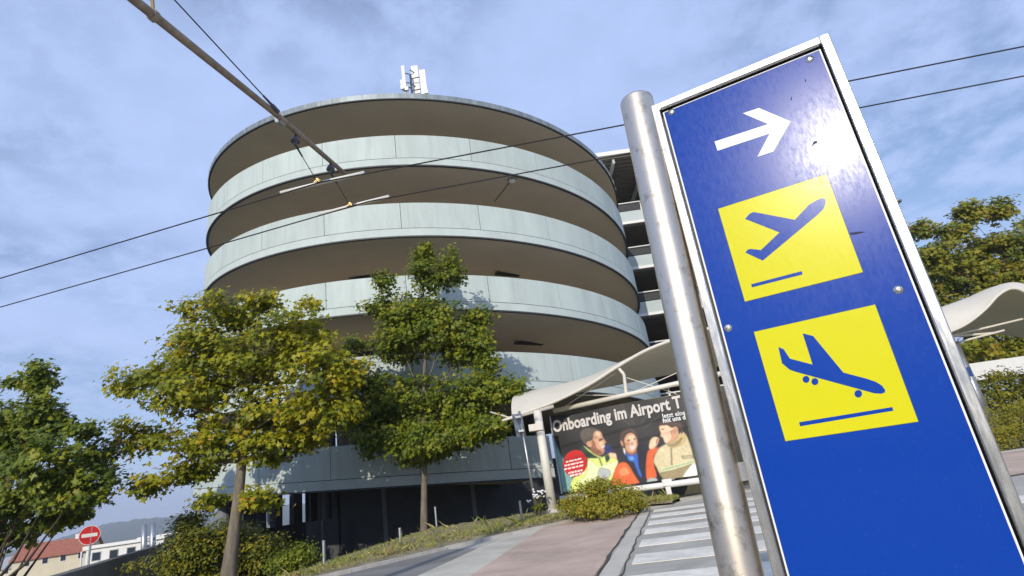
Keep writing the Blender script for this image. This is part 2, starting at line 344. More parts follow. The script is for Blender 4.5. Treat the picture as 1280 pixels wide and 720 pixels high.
# zebra stripes: long axis across gd
sdx = np.array([gd[1], -gd[0], 0]); tops = [G(774, 698), G(786, 677.5), G(792.5, 664), G(798, 654), G(803, 646)]
per = np.mean([np.dot(tops[i+1]-tops[i], gd) for i in range(4)]); t0 = np.dot(tops[1], gd); s0 = np.dot(e3[0], sdx)+.32
for k in range(-5, 5):
    t1 = t0+k*per; t2 = t1-per*.5; lng = 7.4 if k <= 0 else 4.2
    c = [s0*sdx+t2*gd, (s0+lng)*sdx+t2*gd, (s0+lng)*sdx+t1*gd, s0*sdx+t1*gd]
    o = sheet('crossing_stripe', c, .009, M_paint, .006, road)
struct(sheet('pavement', [G(806, 634), G(803, 639), G(885, 621), (9, 13.6), (10.4, 16.3), (6.1, 17.4), (2.6, 15.2)], .006, M_concrete, .006))
rr = [G(1225, 601.5), (14, 10.6), (30, 13), (30, 15), (9.8, 15.3)]
struct(sheet('cycle_path', rr, .006, M_red, .006))
struct(sheet('pavement_edge', [(9.8, 15.3), (30, 15), (30, 15.9), (9.6, 15.9)], .008, M_concrete, .006))
struct(sheet('gutter_joint', [G(1225, 602.5), (14, 10.5), (14, 10.62), G(1225, 601.2)], .010, M_crack, .006))

# kerb stones along the verge, each its own piece
kerb = struct(empty('kerb', (KERB[2][0], KERB[2][1], 0)))
def along(poly, step):
    P = [np.array([*p, 0]) for p in poly]; out = []; 
    for a, b in zip(P[:-1], P[1:]):
        n = max(1, int(round(np.linalg.norm(b-a)/step)))
        for i in range(n): out.append((a+(b-a)*i/n, a+(b-a)*(i+1)/n))
    return out
for a, b in along(KERB[1:], 1.0):
    d = b-a; d /= np.linalg.norm(d); n = np.array([-d[1], d[0], 0]); a2, b2 = a+d*.006, b-d*.006; hk = .045+.012*rng.random()
    mb = MB().prism([a2-(0, 0, .08), b2-(0, 0, .08), b2+n*.11-(0, 0, .08), a2+n*.11-(0, 0, .08)], (0, 0, hk+.08)); mb.build('kerb_stone', M_kerb, kerb)
# verge soil (a low lumpy bank behind the kerb)
def resample(poly, n):
    P = np.array(poly, float); s = np.concatenate([[0], np.cumsum(np.linalg.norm(np.diff(P, axis=0), axis=1))]); q = np.linspace(0, s[-1], n)
    return np.stack([np.interp(q, s, P[:, 0]), np.interp(q, s, P[:, 1])], -1)
K2 = [(p[0]-.08, p[1]+.08) for p in KERB[1:]]+[(2.9, 13.7)]
back = [(-11, 10.5), (-8.3, 12.3), (-5, 14.3), (-3.3, 16.6), (-.5, 16.9), (1.6, 17.1), (3.4, 16.2), (3.3, 14.6)]
nA, nB = 90, 12; A_ = resample(K2, nA); B_ = resample(back, nA); r2 = np.random.RandomState(3)
VG = []
for i in range(nA):
    for j in range(nB):
        t = j/(nB-1); p = A_[i]*(1-t)+B_[i]*t
        hgt = .05+.07*math.sin(math.pi*min(1, t*1.5)*.5)+(.035*r2.rand() if 0 < j < nB-1 else 0)
        VG.append((p[0], p[1], (hgt if j < nB-1 else -.4)+float(drop(p[0], p[1]))))
FG = [(i*nB+j, (i+1)*nB+j, (i+1)*nB+j+1, i*nB+j+1) for i in range(nA-1) for j in range(nB-1)]
struct(put('verge', VG, FG, M_earth, smooth=True))
def vergez(p): return .10

# ------------------------------------------------------------------ foliage
def orient_quads(P, Nrm, size, rs, shape, ctr):
    n = len(P); Nrm = Nrm/np.linalg.norm(Nrm, axis=1, keepdims=True)
    t = rs.randn(n, 3); t -= Nrm*(t*Nrm).sum(1, keepdims=True); t /= np.linalg.norm(t, axis=1, keepdims=True); b = np.cross(Nrm, t)
    k = len(shape); sh = np.array(shape)
    fold = -np.abs(sh[:, 0])*.25
    V = P[:, None]+size[:, None, None]*(sh[None, :, 0, None]*b[:, None]+(sh[None, :, 1, None]-.4)*t[:, None]+fold[None, :, None]*Nrm[:, None])
    if ctr:
        tri = [(0, i, i+1) for i in range(1, k-1)]+[(0, k-1, 1)]
    else: tri = [(0, i, i+1) for i in range(1, k-1)]
    T = np.array(tri); F = (np.arange(n)[:, None, None]*k+T[None]).reshape(-1, 3)
    return V.reshape(-1, 3), F, len(tri)
MAPLE = [(0, .35), (0, 0), (.26, -.08), (.20, .16), (.52, .26), (.27, .46), (.16, .55), (0, 1.0), (-.16, .55), (-.27, .46), (-.52, .26), (-.20, .16), (-.26, -.08)]
OVAL = [(0, 0), (.24, .35), (.2, .7), (0, 1), (-.2, .7), (-.24, .35)]
def mesh_np(name, V, F, tint=None):
    me = bpy.data.meshes.new(name); me.vertices.add(len(V)); me.vertices.foreach_set('co', np.asarray(V, np.float32).ravel())
    me.loops.add(F.size); me.loops.foreach_set('vertex_index', F.astype(np.int32).ravel()); me.polygons.add(len(F))
    me.polygons.foreach_set('loop_start', np.arange(0, F.size, F.shape[1], dtype=np.int32))
    me.update(calc_edges=True)
    if tint is not None:
        at = me.attributes.new('tint', 'FLOAT', 'FACE'); at.data.foreach_set('value', np.asarray(tint, np.float32))
    return me
def crown(parent, ells, n, size, m, seed, shape=MAPLE, ctr=True, per=24, spread=.16, name='crown', up=.5, shell=.5):
    """ells: (centre, rx, rz[, ry]) ellipsoids in metres -> leaves gathered in sprays"""
    rs = np.random.RandomState(seed); vol = np.array([(e[1]*e[2]*(e[3] if len(e) > 3 else e[1]))**.55 for e in ells]); vol /= vol.sum()
    nt_ = n//per; which = rs.choice(len(ells), nt_, p=vol)
    d = rs.randn(nt_, 3); d /= np.linalg.norm(d, axis=1, keepdims=True); r = rs.rand(nt_)**shell
    C = np.array([ells[i][0] for i in which]); Rr = np.array([(ells[i][1], ells[i][3] if len(ells[i]) > 3 else ells[i][1], ells[i][2]) for i in which])
    tw = C+d*r[:, None]*Rr
    ttint = rs.rand(nt_)
    idx = np.repeat(np.arange(nt_), per); P = tw[idx]+rs.randn(len(idx), 3)*np.array([spread, spread, spread*.62])
    Nrm = np.array([0, 0, up])+d[idx]*.55+rs.randn(len(idx), 3)*.42+np.array([SUN])*.55
    sz = size*(.45+.85*rs.rand(len(idx)))
    V, F, k = orient_quads(P, Nrm, sz, rs, shape, ctr)
    ti = np.clip(.55*ttint[idx]+.45*rs.rand(len(idx)), 0, 1)
    o = put_me(name, mesh_np(name, V, F, np.repeat(ti, k)), m, parent); stuff(o); return tw
def px_ells(lst, Y, seed, jy=.5):
    rs = random.Random(seed); out = []
    for (x, y, rx, ry) in lst:
        c = P2(x, y, Y); k = mpp(c); c = P2(x, y, Y+jy*(rs.random()*2-1)*min(1, rx/40)); out.append((c, rx*k, ry*k*.97, max(rx, 16)*k))
    return out
def tree(name, label, basep, topp, r0, ells, n, size, lm, bm, seed, grp='maple trees around the ramp', nl=14, bend=None, per=24, spread=.16):
    t = empty(name, basep, label, 'tree', grp); rs = random.Random(seed)
    b, p = np.array(basep, float), np.array(topp, float)
    pts = [b-(0, 0, .15), b, ]; rad_ = [r0*1.35, r0*1.2]
    for i in range(1, 9):
        q = b+(p-b)*i/8; q = q+np.array([rs.uniform(-1, 1), rs.uniform(-1, 1), 0])*.03*i/3
        pts.append(q); rad_.append(r0*(1-.9*i/8)+.008)
    mb = MB().tube(pts, rad_, 12); mb.build('trunk', bm, t, smooth=True)
    es = sorted(ells, key=lambda e: -e[1])[:nl]
    for e in es:
        c = np.array(e[0]); f = np.clip((c[2]-b[2])/(p[2]-b[2])-.22, .40, .9); s = b+(p-b)*f
        m1 = s*.55+c*.45+np.array([0, 0, -.10*np.linalg.norm(c-s)]); 
        MB().tube([s, m1, c*.8+m1*.2, c+(c-m1)*.35], [r0*.42*(1.1-f), r0*.26*(1.1-f)+.004, .010, .004], 6).build('branch', bm, t, smooth=True)
    crown(t, ells, n, size, lm, seed, per=per, spread=spread)
    return t
LM_maple = leafmat('maple_leaves_turning', [(0, (.085, .12, .010)), (.32, (.21, .25, .014)), (.68, (.42, .40, .018)), (.90, (.54, .42, .022)), (1, (.58, .26, .02))], .42)
LM_green = leafmat('maple_leaves_green', [(0, (.06, .10, .010)), (.45, (.15, .20, .013)), (.8, (.28, .30, .016)), (1, (.42, .34, .02))], .35)
LM_dark = leafmat('maple_leaves_dark', [(0, (.07, .115, .014)), (.5, (.18, .235, .02)), (.9, (.36, .36, .026)), (1, (.44, .34, .03))], .33)
LM_far = leafmat('far_leaves_autumn', [(0, (.08, .11, .014)), (.4, (.19, .22, .018)), (.75, (.34, .31, .024)), (.92, (.36, .25, .025)), (1, (.42, .16, .03))], .35)
LM_bush = leafmat('bush_leaves_yellow_green', [(0, (.11, .13, .012)), (.5, (.29, .27, .018)), (.85, (.44, .35, .025)), (1, (.46, .20, .03))], .35)
LM_shrub = leafmat('shrub_leaves', [(0, (.07, .10, .012)), (.5, (.19, .21, .018)), (.85, (.36, .31, .025)), (1, (.46, .33, .04))], .3)
LM_grass = leafmat('verge_grass', [(0, (.14, .19, .025)), (.5, (.32, .34, .06)), (1, (.55, .47, .20))], .3)

# ------------------------------------------------------------------ spiral parking ramp
R = 11.5; RAZ, RD = -.1545, 2.679*R
RC = np.array([RD*math.sin(RAZ), RD*math.cos(RAZ), 0]); RT = np.array([math.cos(RAZ), -math.sin(RAZ), 0]); RN = np.array([-math.sin(RAZ), -math.cos(RAZ), 0])
SL = -.0765*R
def cyl(th, r, z): return RC+r*(math.cos(th)*RN+math.sin(th)*RT)+np.array([0, 0, z])
zz = lambda v: H+R*v
BANDS = [(1.195, 1.074), (.927, .804), (.6656, .5475), (.411, .292), (.152, .030)]
ramp_ = empty('parking_ramp', (RC[0], RC[1], -2.73), 'round concrete spiral car park ramp with stacked pale blue-grey parapet bands', 'building')
RI = 5.4
def ring_prism(name, m, th0, th1, seg, prof, sl=SL, parent=ramp_, smooth=True, capends=True):
    """prof: closed list of (r,z) -> swept along the helix"""
    n = len(prof); V = []; F = []
    for i in range(seg+1):
        th = th0+(th1-th0)*i/seg
        for r, z in prof: V.append(cyl(th, r, z+sl*th))
    for i in range(seg):
        for k in range(n): F.append((i*n+k, i*n+(k+1) % n, (i+1)*n+(k+1) % n, (i+1)*n+k))
    if capends: F += [tuple(range(n)), tuple(seg*n+k for k in range(n))[::-1]]
    o = put(name, V, F, m, parent); autosmooth(o, 30); return o
PI = math.pi; PW = rad(15.0); J0 = rad(-4.2)
def th_px(x, y):
    d = ray(x, y); d = d/np.hypot(d[0], d[1]); c = RC[:2]; b = d[:2]@c; t = b-math.sqrt(max(0, b*b-(RD*RD-R*R))); q = t*d[:2]-c
    return math.atan2(q@RT[:2], q@RN[:2])
TH_END5 = th_px(691, 575)
for bi, (zt, zb) in enumerate(BANDS):
    zt, zb = zz(zt), zz(zb); last = bi == 4
    t0_, t1_ = -PI, PI
    if last: t0_, t1_ = rad(-99), TH_END5
    if bi == 3: t1_ = rad(75)
    hb = (zt-zb)*.235
    seg = int((t1_-t0_)/rad(2.5))
    # deck slab: outer edge, soffit lifted behind a drip lip
    ring_prism('deck', M_soffit, t0_, t1_, seg, [(R-.16, zb+.03), (R-.16, zb+hb*.9), (RI+.02, zb+hb*.9), (RI+.02, zb+.03)])
    ring_prism('deck_edge', M_edge, t0_, t1_, seg, [(R, zb+.02), (R, zb+hb-.012), (R-.155, zb+hb-.012), (R-.155, zb+.02)])
    ring_prism('drip_edge', M_drip, t0_, t1_, seg, [(R+.012, zb-.035), (R+.012, zb+.018), (R-.10, zb+.018), (R-.10, zb-.035)])
    ring_prism('joint_strip', M_drip, t0_, t1_, seg, [(R-.02, zb+hb-.011), (R-.02, zb+hb+.009), (R-.12, zb+hb+.009), (R-.12, zb+hb-.011)])
    ks = range(-12, 13)
    for k in ks:
        a_, b_ = J0+k*PW, J0+(k+1)*PW
        a_, b_ = max(a_, t0_), min(b_, t1_)
        if b_-a_ < rad(1): continue
        g_ = .010/R
        ring_prism('parapet_panel', M_panel, a_+g_, b_-g_, 6, [(R-.004, zb+hb+.010), (R-.004, zt), (R-.17, zt), (R-.17, zb+hb+.010)])
# roof disc, tilted with the ramp, closing behind
def roof_off(th):
    s = -.0845*R; lim = 1.8
    return s*th if abs(th) <= lim else math.copysign(s*lim*(PI-abs(th))/(PI-lim), th)
nR = 144; ztop = zz(1.3705); V = [cyl(0, 0, ztop+.05), cyl(0, 0, ztop-.30)]; F = []
for i in range(nR):
    th = -PI+2*PI*i/nR; o_ = roof_off(th)
    V += [cyl(th, R-.04, ztop-.02+o_), cyl(th, R-.04, ztop-.30+o_), cyl(th, RI, ztop-.30+o_*.75)]
for i in range(nR):
    a, b = 2+3*i, 2+3*((i+1) % nR)
    F += [(0, a, b), (b, a, a+1, b+1), (a+1, a+2, b+2, b+1), (a+2, 1, b+2)]
roof = autosmooth(put('roof', V, F, M_soffit, ramp_), 30)
V = []; F = []
for i in range(nR):
    th = -PI+2*PI*i/nR; o_ = roof_off(th)
    V += [cyl(th, R+.05, ztop+o_), cyl(th, R+.05, ztop-.24+o_), cyl(th, R-.03, ztop-.24+o_), cyl(th, R-.03, ztop+o_)]
for i in range(nR):
    a, b = 4*i, 4*((i+1) % nR)
    F += [(a+k, a+(k+1) % 4, b+(k+1) % 4, b+k) for k in range(4)]
autosmooth(put('fascia', V, F, M_fascia, roof), 30)
V = []; F = []
for i in range(nR):
    th = -PI+2*PI*i/nR; o_ = roof_off(th)
    V += [cyl(th, R+.055, ztop-.243+o_), cyl(th, R+.055, ztop-.285+o_), cyl(th, R-.035, ztop-.285+o_), cyl(th, R-.035, ztop-.243+o_)]
for i in range(nR):
    a, b = 4*i, 4*((i+1) % nR)
    F += [(a+k, a+(k+1) % 4, b+(k+1) % 4, b+k) for k in range(4)]
autosmooth(put('drip_edge', V, F, M_drip, roof), 30)
# seams of the fascia sheets
for i in range(-24, 25):
    th = rad(i*4.1+1.3); o_ = roof_off(th)
    MB().box(cyl(th, R+.048, ztop-.238+o_), cyl(th, .012, 0)-RC, (cyl(th+.002, R, 0)-cyl(th, R, 0)), (0, 0, .235)).build('seam', M_fascia, roof)
# core wall and inner columns
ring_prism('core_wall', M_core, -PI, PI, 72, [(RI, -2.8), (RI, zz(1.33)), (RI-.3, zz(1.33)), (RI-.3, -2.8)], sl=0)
for k in range(12):
    th = rad(30*k+8); MB().tube([cyl(th, RI+1.3, -2.8), cyl(th, RI+1.3, zz(1.30))], .22, 14).build('column', M_column, ramp_, smooth=False)
for k in (-52, -66, -79, -92, -110):
    th = rad(k); MB().tube([cyl(th, R-1.2, -2.8), cyl(th, R-1.2, zz(.030)+SL*th+.1)], .25, 14).build('column', M_column, ramp_)
def px_of(P): v = np.asarray(P)-EYE; return 640+FPX*(v@CR)/(v@CF)
RB = R-4.6; thb = min(np.linspace(-1.6, 0, 300), key=lambda t: abs(px_of(cyl(t, RB, 0))-426))
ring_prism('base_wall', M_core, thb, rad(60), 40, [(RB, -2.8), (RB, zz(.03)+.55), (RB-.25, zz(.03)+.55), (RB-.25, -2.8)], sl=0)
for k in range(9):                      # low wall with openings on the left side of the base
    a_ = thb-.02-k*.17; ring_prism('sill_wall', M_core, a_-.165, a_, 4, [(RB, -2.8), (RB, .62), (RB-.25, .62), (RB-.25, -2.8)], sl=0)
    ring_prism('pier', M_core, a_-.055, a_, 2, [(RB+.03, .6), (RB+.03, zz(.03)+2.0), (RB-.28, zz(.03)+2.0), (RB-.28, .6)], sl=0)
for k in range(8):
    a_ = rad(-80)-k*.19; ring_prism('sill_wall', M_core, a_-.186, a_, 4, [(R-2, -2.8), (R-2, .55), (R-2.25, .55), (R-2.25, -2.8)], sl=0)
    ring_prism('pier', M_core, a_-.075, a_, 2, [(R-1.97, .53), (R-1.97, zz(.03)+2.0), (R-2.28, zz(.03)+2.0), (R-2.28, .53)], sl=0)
# fixtures under the decks
def fixture(name, m, thc, r, band, lx, ly, lz, tw=0):
    zb = zz(BANDS[band][1])+SL*thc+.03; c = cyl(thc, r, zb-lz/2-.002); tx = np.cos(thc+tw)*RT-np.sin(thc+tw)*RN; nr = np.cross([0, 0, 1], tx)
    return MB().box(c-tx*lx/2-nr*ly/2-np.array([0, 0, lz/2]), tx*lx, nr*ly, (0, 0, lz)).build(name, m, ramp_)
def on_soffit(x, y, band):
    v = BANDS[band][1]; 
    th = 0.
    for _ in range(8):
        q = G(x, y, zz(v)+SL*th+.03); e = q-RC; th = math.atan2(e[:2]@RT[:2], e[:2]@RN[:2])
    return th, math.hypot(e[0], e[1])
th, r_ = on_soffit(661, 428, 2); fixture('strip_light', M_dark, th, r_, 2, 1.55, .16, .10)
th, r_ = on_soffit(455, 345, 1); fixture('strip_light', M_dark, th, r_, 1, 1.55, .16, .10)
th, r_ = on_soffit(634, 342, 1); fixture('strip_light', M_dark, th, r_, 1, 1.2, .16, .10)
th, r_ = on_soffit(640, 224, 0); r_ = min(r_, R-.25)
o = fixture('bulkhead_light', M_steelg, th, r_, 0, .34, .26, .05)
zb_ = zz(BANDS[0][1])+SL*th-.02; MB().lathe(cyl(th, r_, zb_), (0, 0, -1), [(0, .15), (.05, .15), (.10, .12), (.13, .05)], 14).build('lamp_cover', M_lampglass, o, smooth=True)
tl, rl_ = on_soffit(618, 252, 0)
pA, pB = cyl(th, r_, zz(BANDS[0][1])+SL*th+.025), cyl(tl, rl_, zz(BANDS[0][1])+SL*tl+.025)
MB().tube([pA, pB], .018, 6).build('conduit', M_dark, ramp_)

# antennas on the ramp roof
an = empty('antenna_mast', P2(515, 117, 20.6), 'phone antenna mast with white panel antennas on the ramp roof edge', 'antenna')
base = P2(515, 117, 20.6); MB().tube([base-(0, 0, .5), base+(0, 0, 1.05)], .045, 10).build('mast', M_dark, an)
for (x0, x1, y0, y1, Yd, dp) in [(504.5, 508.5, 75, 116, 20.4, .10), (517, 525.5, 75, 116.5, 20.8, .12), (527, 534.5, 81, 117, 20.5, .12), (501.5, 504, 97, 112, 20.45, .08)]:
    b = P2((x0+x1)/2, y1, Yd); h = (y1-y0)*mpp(b)*1.04; wd = (x1-x0)*mpp(b)
    mb = MB().prism([b+(-wd/2, 0, 0), b+(-wd/2, dp*.7, 0), b+(-wd*.2, dp, 0), b+(wd*.2, dp, 0), b+(wd/2, dp*.7, 0), b+(wd/2, 0, 0)], (-.015, 0, h)); p_ = mb.build('panel_antenna', M_white, an)
    for fz in (.25, .75):
        q = b+np.array([0, dp*.5, h*fz]); tgt = np.array([base[0], base[1], q[2]]); MB().tube([q, tgt], .022, 6).build('bracket', M_dark, an)
for (x, y) in [(503.5, 110), (508.5, 111.5), (533, 115.5)]:
    b = P2(x, y, 20.3); MB().cbox(b, .15, .14, .16).build('junction_box', M_steelg, an)

# ------------------------------------------------------------------ garage block behind
gy = 33.0
def gz(x, y): return float(P2(x, y, gy)[2])
GX0, GX1 = 3.2, 15.5
gar = empty('parking_garage', ((GX0+GX1)/2, gy, -.03), 'open deck parking garage with railings and white roof behind the round ramp', 'building')
rails = [gz(773, 255), gz(790, 309), gz(805, 365), gz(820, 427), gz(837, 491)]
M_gpar = mat('garage_parapet', (.47, .53, .52), .75, var=.06, scale=.8)
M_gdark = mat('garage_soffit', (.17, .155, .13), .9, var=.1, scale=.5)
M_mesh = mat('railing_mesh', (.03, .03, .03), .6)
for i, zr in enumerate(rails):
    zp = zr-.62
    MB().box((GX0, gy, zp-.72), (GX1-GX0, 0, 0), (0, .18, 0), (0, 0, .72)).build('parapet', M_gpar, gar)
    MB().box((GX0, gy-.05, zp-.90), (GX1-GX0, 0, 0), (0, .2, 0), (0, 0, .17)).build('floor_beam', M_white, gar)
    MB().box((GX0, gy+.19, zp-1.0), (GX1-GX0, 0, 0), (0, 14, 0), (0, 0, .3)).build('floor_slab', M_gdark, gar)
    x = GX0+.3; sp = 1.9
    while x+sp < GX1:
        rl = MB().tube([(x, gy+.05, zp), (x, gy+.05, zr), (x+sp-.12, gy+.05, zr), (x+sp-.12, gy+.05, zp)], .05, 8).build('railing', M_white, gar)
        MB().box((x+.06, gy+.045, zp+.06), (sp-.24, 0, 0), (0, .012, 0), (0, 0, .46)).build('mesh_panel', M_mesh, rl); x += sp
for x in np.arange(GX0+1, GX1, 3.6):
    MB().box((x, gy+3.6, -.1), (.4, 0, 0), (0, .5, 0), (0, 0, rails[0]+3.0)).build('column', M_gpar, gar)
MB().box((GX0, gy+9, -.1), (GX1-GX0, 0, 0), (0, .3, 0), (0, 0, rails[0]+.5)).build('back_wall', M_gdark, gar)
zr = gz(770, 204)
MB().box((GX0-1.5, gy-1.6, zr-.28), (GX1-GX0+3, 0, 0), (0, 11, 0), (0, 0, .28)).build('roof', M_white, gar)
for k in range(22):
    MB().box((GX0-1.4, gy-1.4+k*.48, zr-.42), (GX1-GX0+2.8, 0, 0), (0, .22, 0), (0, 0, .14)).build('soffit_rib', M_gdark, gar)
for x in np.arange(GX0, GX1, 2.2):
    MB().box((x, gy-1.3, zr-.75), (.14, 0, 0), (0, 10, 0), (0, 0, .32)).build('roof_beam', M_gpar, gar)

# ------------------------------------------------------------------ membrane canopies
def loft(name, m, rows, parent, thick=.05, n=18):
    rows = [catmull(r, 6, closed=False) for r in rows]; k = len(rows[0])
    # quadratic through the three rows
    a, b, c = [np.array(r) for r in rows]; S = []
    for j in range(n+1):
        t = j/n; S.append(a*(2*(t-.5)*(t-1))+b*(-4*t*(t-1))+c*(2*t*(t-.5)))
    S = np.array(S); V = list(S.reshape(-1, 3))+list((S-np.array([0, 0, thick])).reshape(-1, 3)); q = len(S)*k
    F = []
    for j in range(n):
        for i in range(k-1):
            f = (j*k+i, j*k+i+1, (j+1)*k+i+1, (j+1)*k+i); F += [f, tuple(q+v for v in f[::-1])]
    ring = [i for i in range(k)]+[(j+1)*k-1 for j in range(1, n+1)]+[n*k+i for i in range(k-2, -1, -1)]+[j*k for j in range(n-1, 0, -1)]
    for u, v in zip(ring, ring[1:]+ring[:1]): F.append((v, u, q+u, q+v))
    o = put(name, V, F, m, parent); return autosmooth(o, 40), rows
colb = G(692, 645, .06)
ca = empty('membrane_canopy', (colb[0], colb[1], .06), 'white wave-shaped membrane canopy over the walkway with the advertising banner', 'canopy')
YF = 15.4
Fr = [P2(x, y, YF) for x, y in [(640, 520), (690, 502), (735, 480), (770, 458), (805, 438), (840, 424), (880, 411), (930, 404), (985, 405)]]
Mr = [P2(x, y, YF+1.7) for x, y in [(645, 492), (692, 482), (735, 471), (770, 458), (805, 446), (840, 434), (880, 420), (930, 411), (985, 409)]]
Br = [P2(x, y, YF+3.6) for x, y in [(668, 502), (705, 493), (744, 485), (775, 479), (805, 473), (840, 466), (880, 459), (930, 452), (985, 446)]]
mem, rws = loft('membrane', M_membrane, [Fr, Mr, Br], ca)
MB().tube([p+np.array([0, -.03, -.03]) for p in rws[0]], .045, 8).build('edge_tube', M_membrane, ca, smooth=True)
e0 = P2(627, 526, YF); MB().tube([e0, P2(640, 522, YF), P2(692, 508, YF)], [.03, .05, .05], 8).build('eave_beam', M_offwhite, ca, smooth=True)
MB().tube([P2(613, 515, YF+1.2), P2(640, 523, YF)], .025, 8).build('tie_end', M_offwhite, ca)
# column with foot and bracket
ct = P2(678, 512, colb[1]); ct = np.array([colb[0]-.02, colb[1], ct[2]])
MB().tube([colb, ct], [.115, .105], 20).build('column', M_offwhite, ca, smooth=True)
MB().lathe(colb-(0, 0, .05), (0, 0, 1), [(0, .26), (.12, .26), (.14, .17), (.22, .15)], 20).build('column_foot', M_kerb, ca)
bz = P2(682, 532, colb[1])[2]; MB().box((colb[0]-.30, colb[1]-.15, bz-.10), (.36, 0, 0), (0, .3, 0), (0, 0, .17)).build('bracket', M_offwhite, ca)
# poster plane
PQ = P2(690, 560, 16.3); PU = np.array([.955, -.297, 0]); PU /= np.linalg.norm(PU); PNn = np.array([PU[1], -PU[0], 0])   # PNn looks to the camera
def PP(x, y, off=0.0):
    d = ray(x, y); t = ((PQ+PNn*off-EYE)@PNn)/(d@PNn); return EYE+t*d
bA, bB = PP(692, 514, .22), PP(848, 479, .22); bB = bA+(bB-bA)*1.75
MB().tube([bA, bB], .065, 12).build('beam', M_offwhite, ca, smooth=True)
bC = bB.copy(); bC[2] = 0; MB().tube([bC, bB], .11, 16).build('column', M_offwhite, ca, smooth=True)
s1, s2 = PP(783, 495, .22), PP(780, 468, .22); MB().tube([s1, s2], .045, 10).build('strut', M_offwhite, ca)
MB().tube([s2, P2(772, 459, YF+.05)], .045, 8).build('strut', M_offwhite, ca)
for q in [((783, 472), (845, 492)), ((783, 494), (846, 466)), ((700, 512), (770, 466)), ((720, 494), (783, 494))]:
    MB().tube([PP(*q[0], .1), PP(*q[1], .1)], .012, 6).build('tie_rod', M_offwhite, ca)

# banner
ban = empty('advertising_banner', PP(780, 612)*np.array([1, 1, 0])+np.array([0, 0, .3]), 'black advertising banner with large white lettering and three people in work jackets', 'banner')
PT, PB_ = 1, 0
cTL, cBL = PP(688, 524), PP(704, 630); cTR, cBR = PP(851, 488), PP(873, 594)
wv = cTL.copy()
def pv(u, v, off=0): return PQ+PU*u+np.array([0, 0, v])+PNn*off
def uv(P): return float((P-PQ)@PU), float((P-PQ)[2])
vT = (uv(cTL)[1]+uv(cTR)[1])/2; uL = uv(cTL)[0]; uR = uv(PP(930, 560))[0]; vB = uv(cBR)[1]-.0
M_bblack = mat('banner_black', (.012, .011, .012), .35, var=.3, scale=1.5)
MB().box(pv(uL, vB, -.03), PU*(uR-uL), -PNn*.02, (0, 0, vT-vB)).build('backing', M_steelg, ban)
LAY = [0]
def zp(x, y): return 690+x/5.142, 480+y/5.142
PRINT = []                       # (outline in banner coordinates, colour) from back to front
def printed(name, pts, col, smooth=4, parent=None, raw=False):
    if smooth: pts = catmull(pts, smooth)
    PRINT.append(([uv(PP(*(p if raw else zp(*p)))) for p in pts], col, name))
pm = lambda n, *c: lin(*c)
I_hv, I_hvd, I_or, I_nav, I_skin, I_skin2, I_skin3, I_hair, I_tan, I_tand, I_blue, I_rd, I_wh, I_teal, I_sil, I_dkg, I_ray = [pm('print_'+n, *c) for n, c in dict(
    hivis=(208, 220, 120), hivis_pale=(225, 232, 175), orange=(215, 95, 45), navy=(18, 22, 38), skin=(205, 150, 115), skin_shadow=(150, 95, 70), skin_light=(232, 190, 155), hair=(30, 25, 24),
    tan=(205, 190, 150), tan_shadow=(150, 135, 98), blue=(45, 95, 190), red=(200, 22, 25), white=(238, 238, 232), teal=(120, 160, 155), silver=(175, 180, 178), dark_green=(25, 55, 40), ray=(60, 56, 56)).items()]
I_nvb, I_or2, I_blue2, I_hairg, I_hairb, I_tan2 = [pm('print_'+n, *c) for n, c in dict(navy_blue=(25, 40, 110), orange_pale=(238, 140, 85), blue_pale=(95, 150, 225), grey_hair=(84, 76, 66), brown_hair=(74, 54, 46), tan_gold=(200, 172, 110)).items()]
printed('background_tint', [(0, 330), (40, 420), (110, 560), (150, 665), (60, 700), (10, 690), (0, 500)], I_teal)
for q in [[(525, 260), (440, 130), (448, 128), (532, 258)], [(565, 255), (640, 150), (646, 154), (571, 258)], [(590, 280), (690, 200), (694, 206), (594, 286)], [(500, 262), (380, 190), (384, 184), (505, 256)]]: printed('background_ray', q, I_ray, 0)
zA = lambda L_: [(700+x/7.578, 520+y/7.578) for x, y in L_]
zB = lambda L_: [(760+x/7.575, 520+y/7.575) for x, y in L_]
def pr(n, L_, m, k=3): return printed(n, L_, m, k, raw=True)
# man in the yellow jacket, profile to the right
pr('jacket', zA([(180, 310), (215, 340), (260, 390), (380, 395), (420, 380), (470, 355), (510, 370), (555, 400), (540, 470), (500, 590), (420, 680), (300, 720), (110, 720), (120, 590), (260, 470), (245, 380)]), I_hv)
pr('jacket_shoulder', zA([(262, 410), (300, 430), (360, 470), (480, 440), (540, 430), (525, 520), (470, 560), (340, 600), (180, 640), (250, 540)]), I_hvd)
pr('jacket_patch', zA([(350, 590), (370, 500), (410, 490), (480, 520), (460, 590), (400, 610)]), I_sil)
pr('collar', zA([(195, 310), (225, 288), (300, 345), (372, 380), (355, 395), (290, 398), (250, 395)]), I_dkg)
pr('collar_piping', zA([(222, 285), (236, 288), (300, 335), (385, 385), (405, 380), (392, 398), (375, 398), (290, 348)]), I_hv)
pr('zip', zA([(366, 398), (376, 396), (402, 470), (394, 476)]), I_hair, 0)
pr('dark_patch', zA([(425, 375), (465, 365), (472, 405), (440, 440)]), I_dkg)
pr('far_shoulder', zA([(430, 270), (470, 285), (495, 320), (470, 345), (425, 350), (420, 320)]), I_nvb)
pr('hand', zA([(465, 350), (515, 352), (560, 375), (556, 430), (520, 402), (470, 388)]), I_skin3)
pr('neck', zA([(295, 290), (330, 330), (420, 340), (390, 375), (340, 368), (290, 325)]), I_skin2)
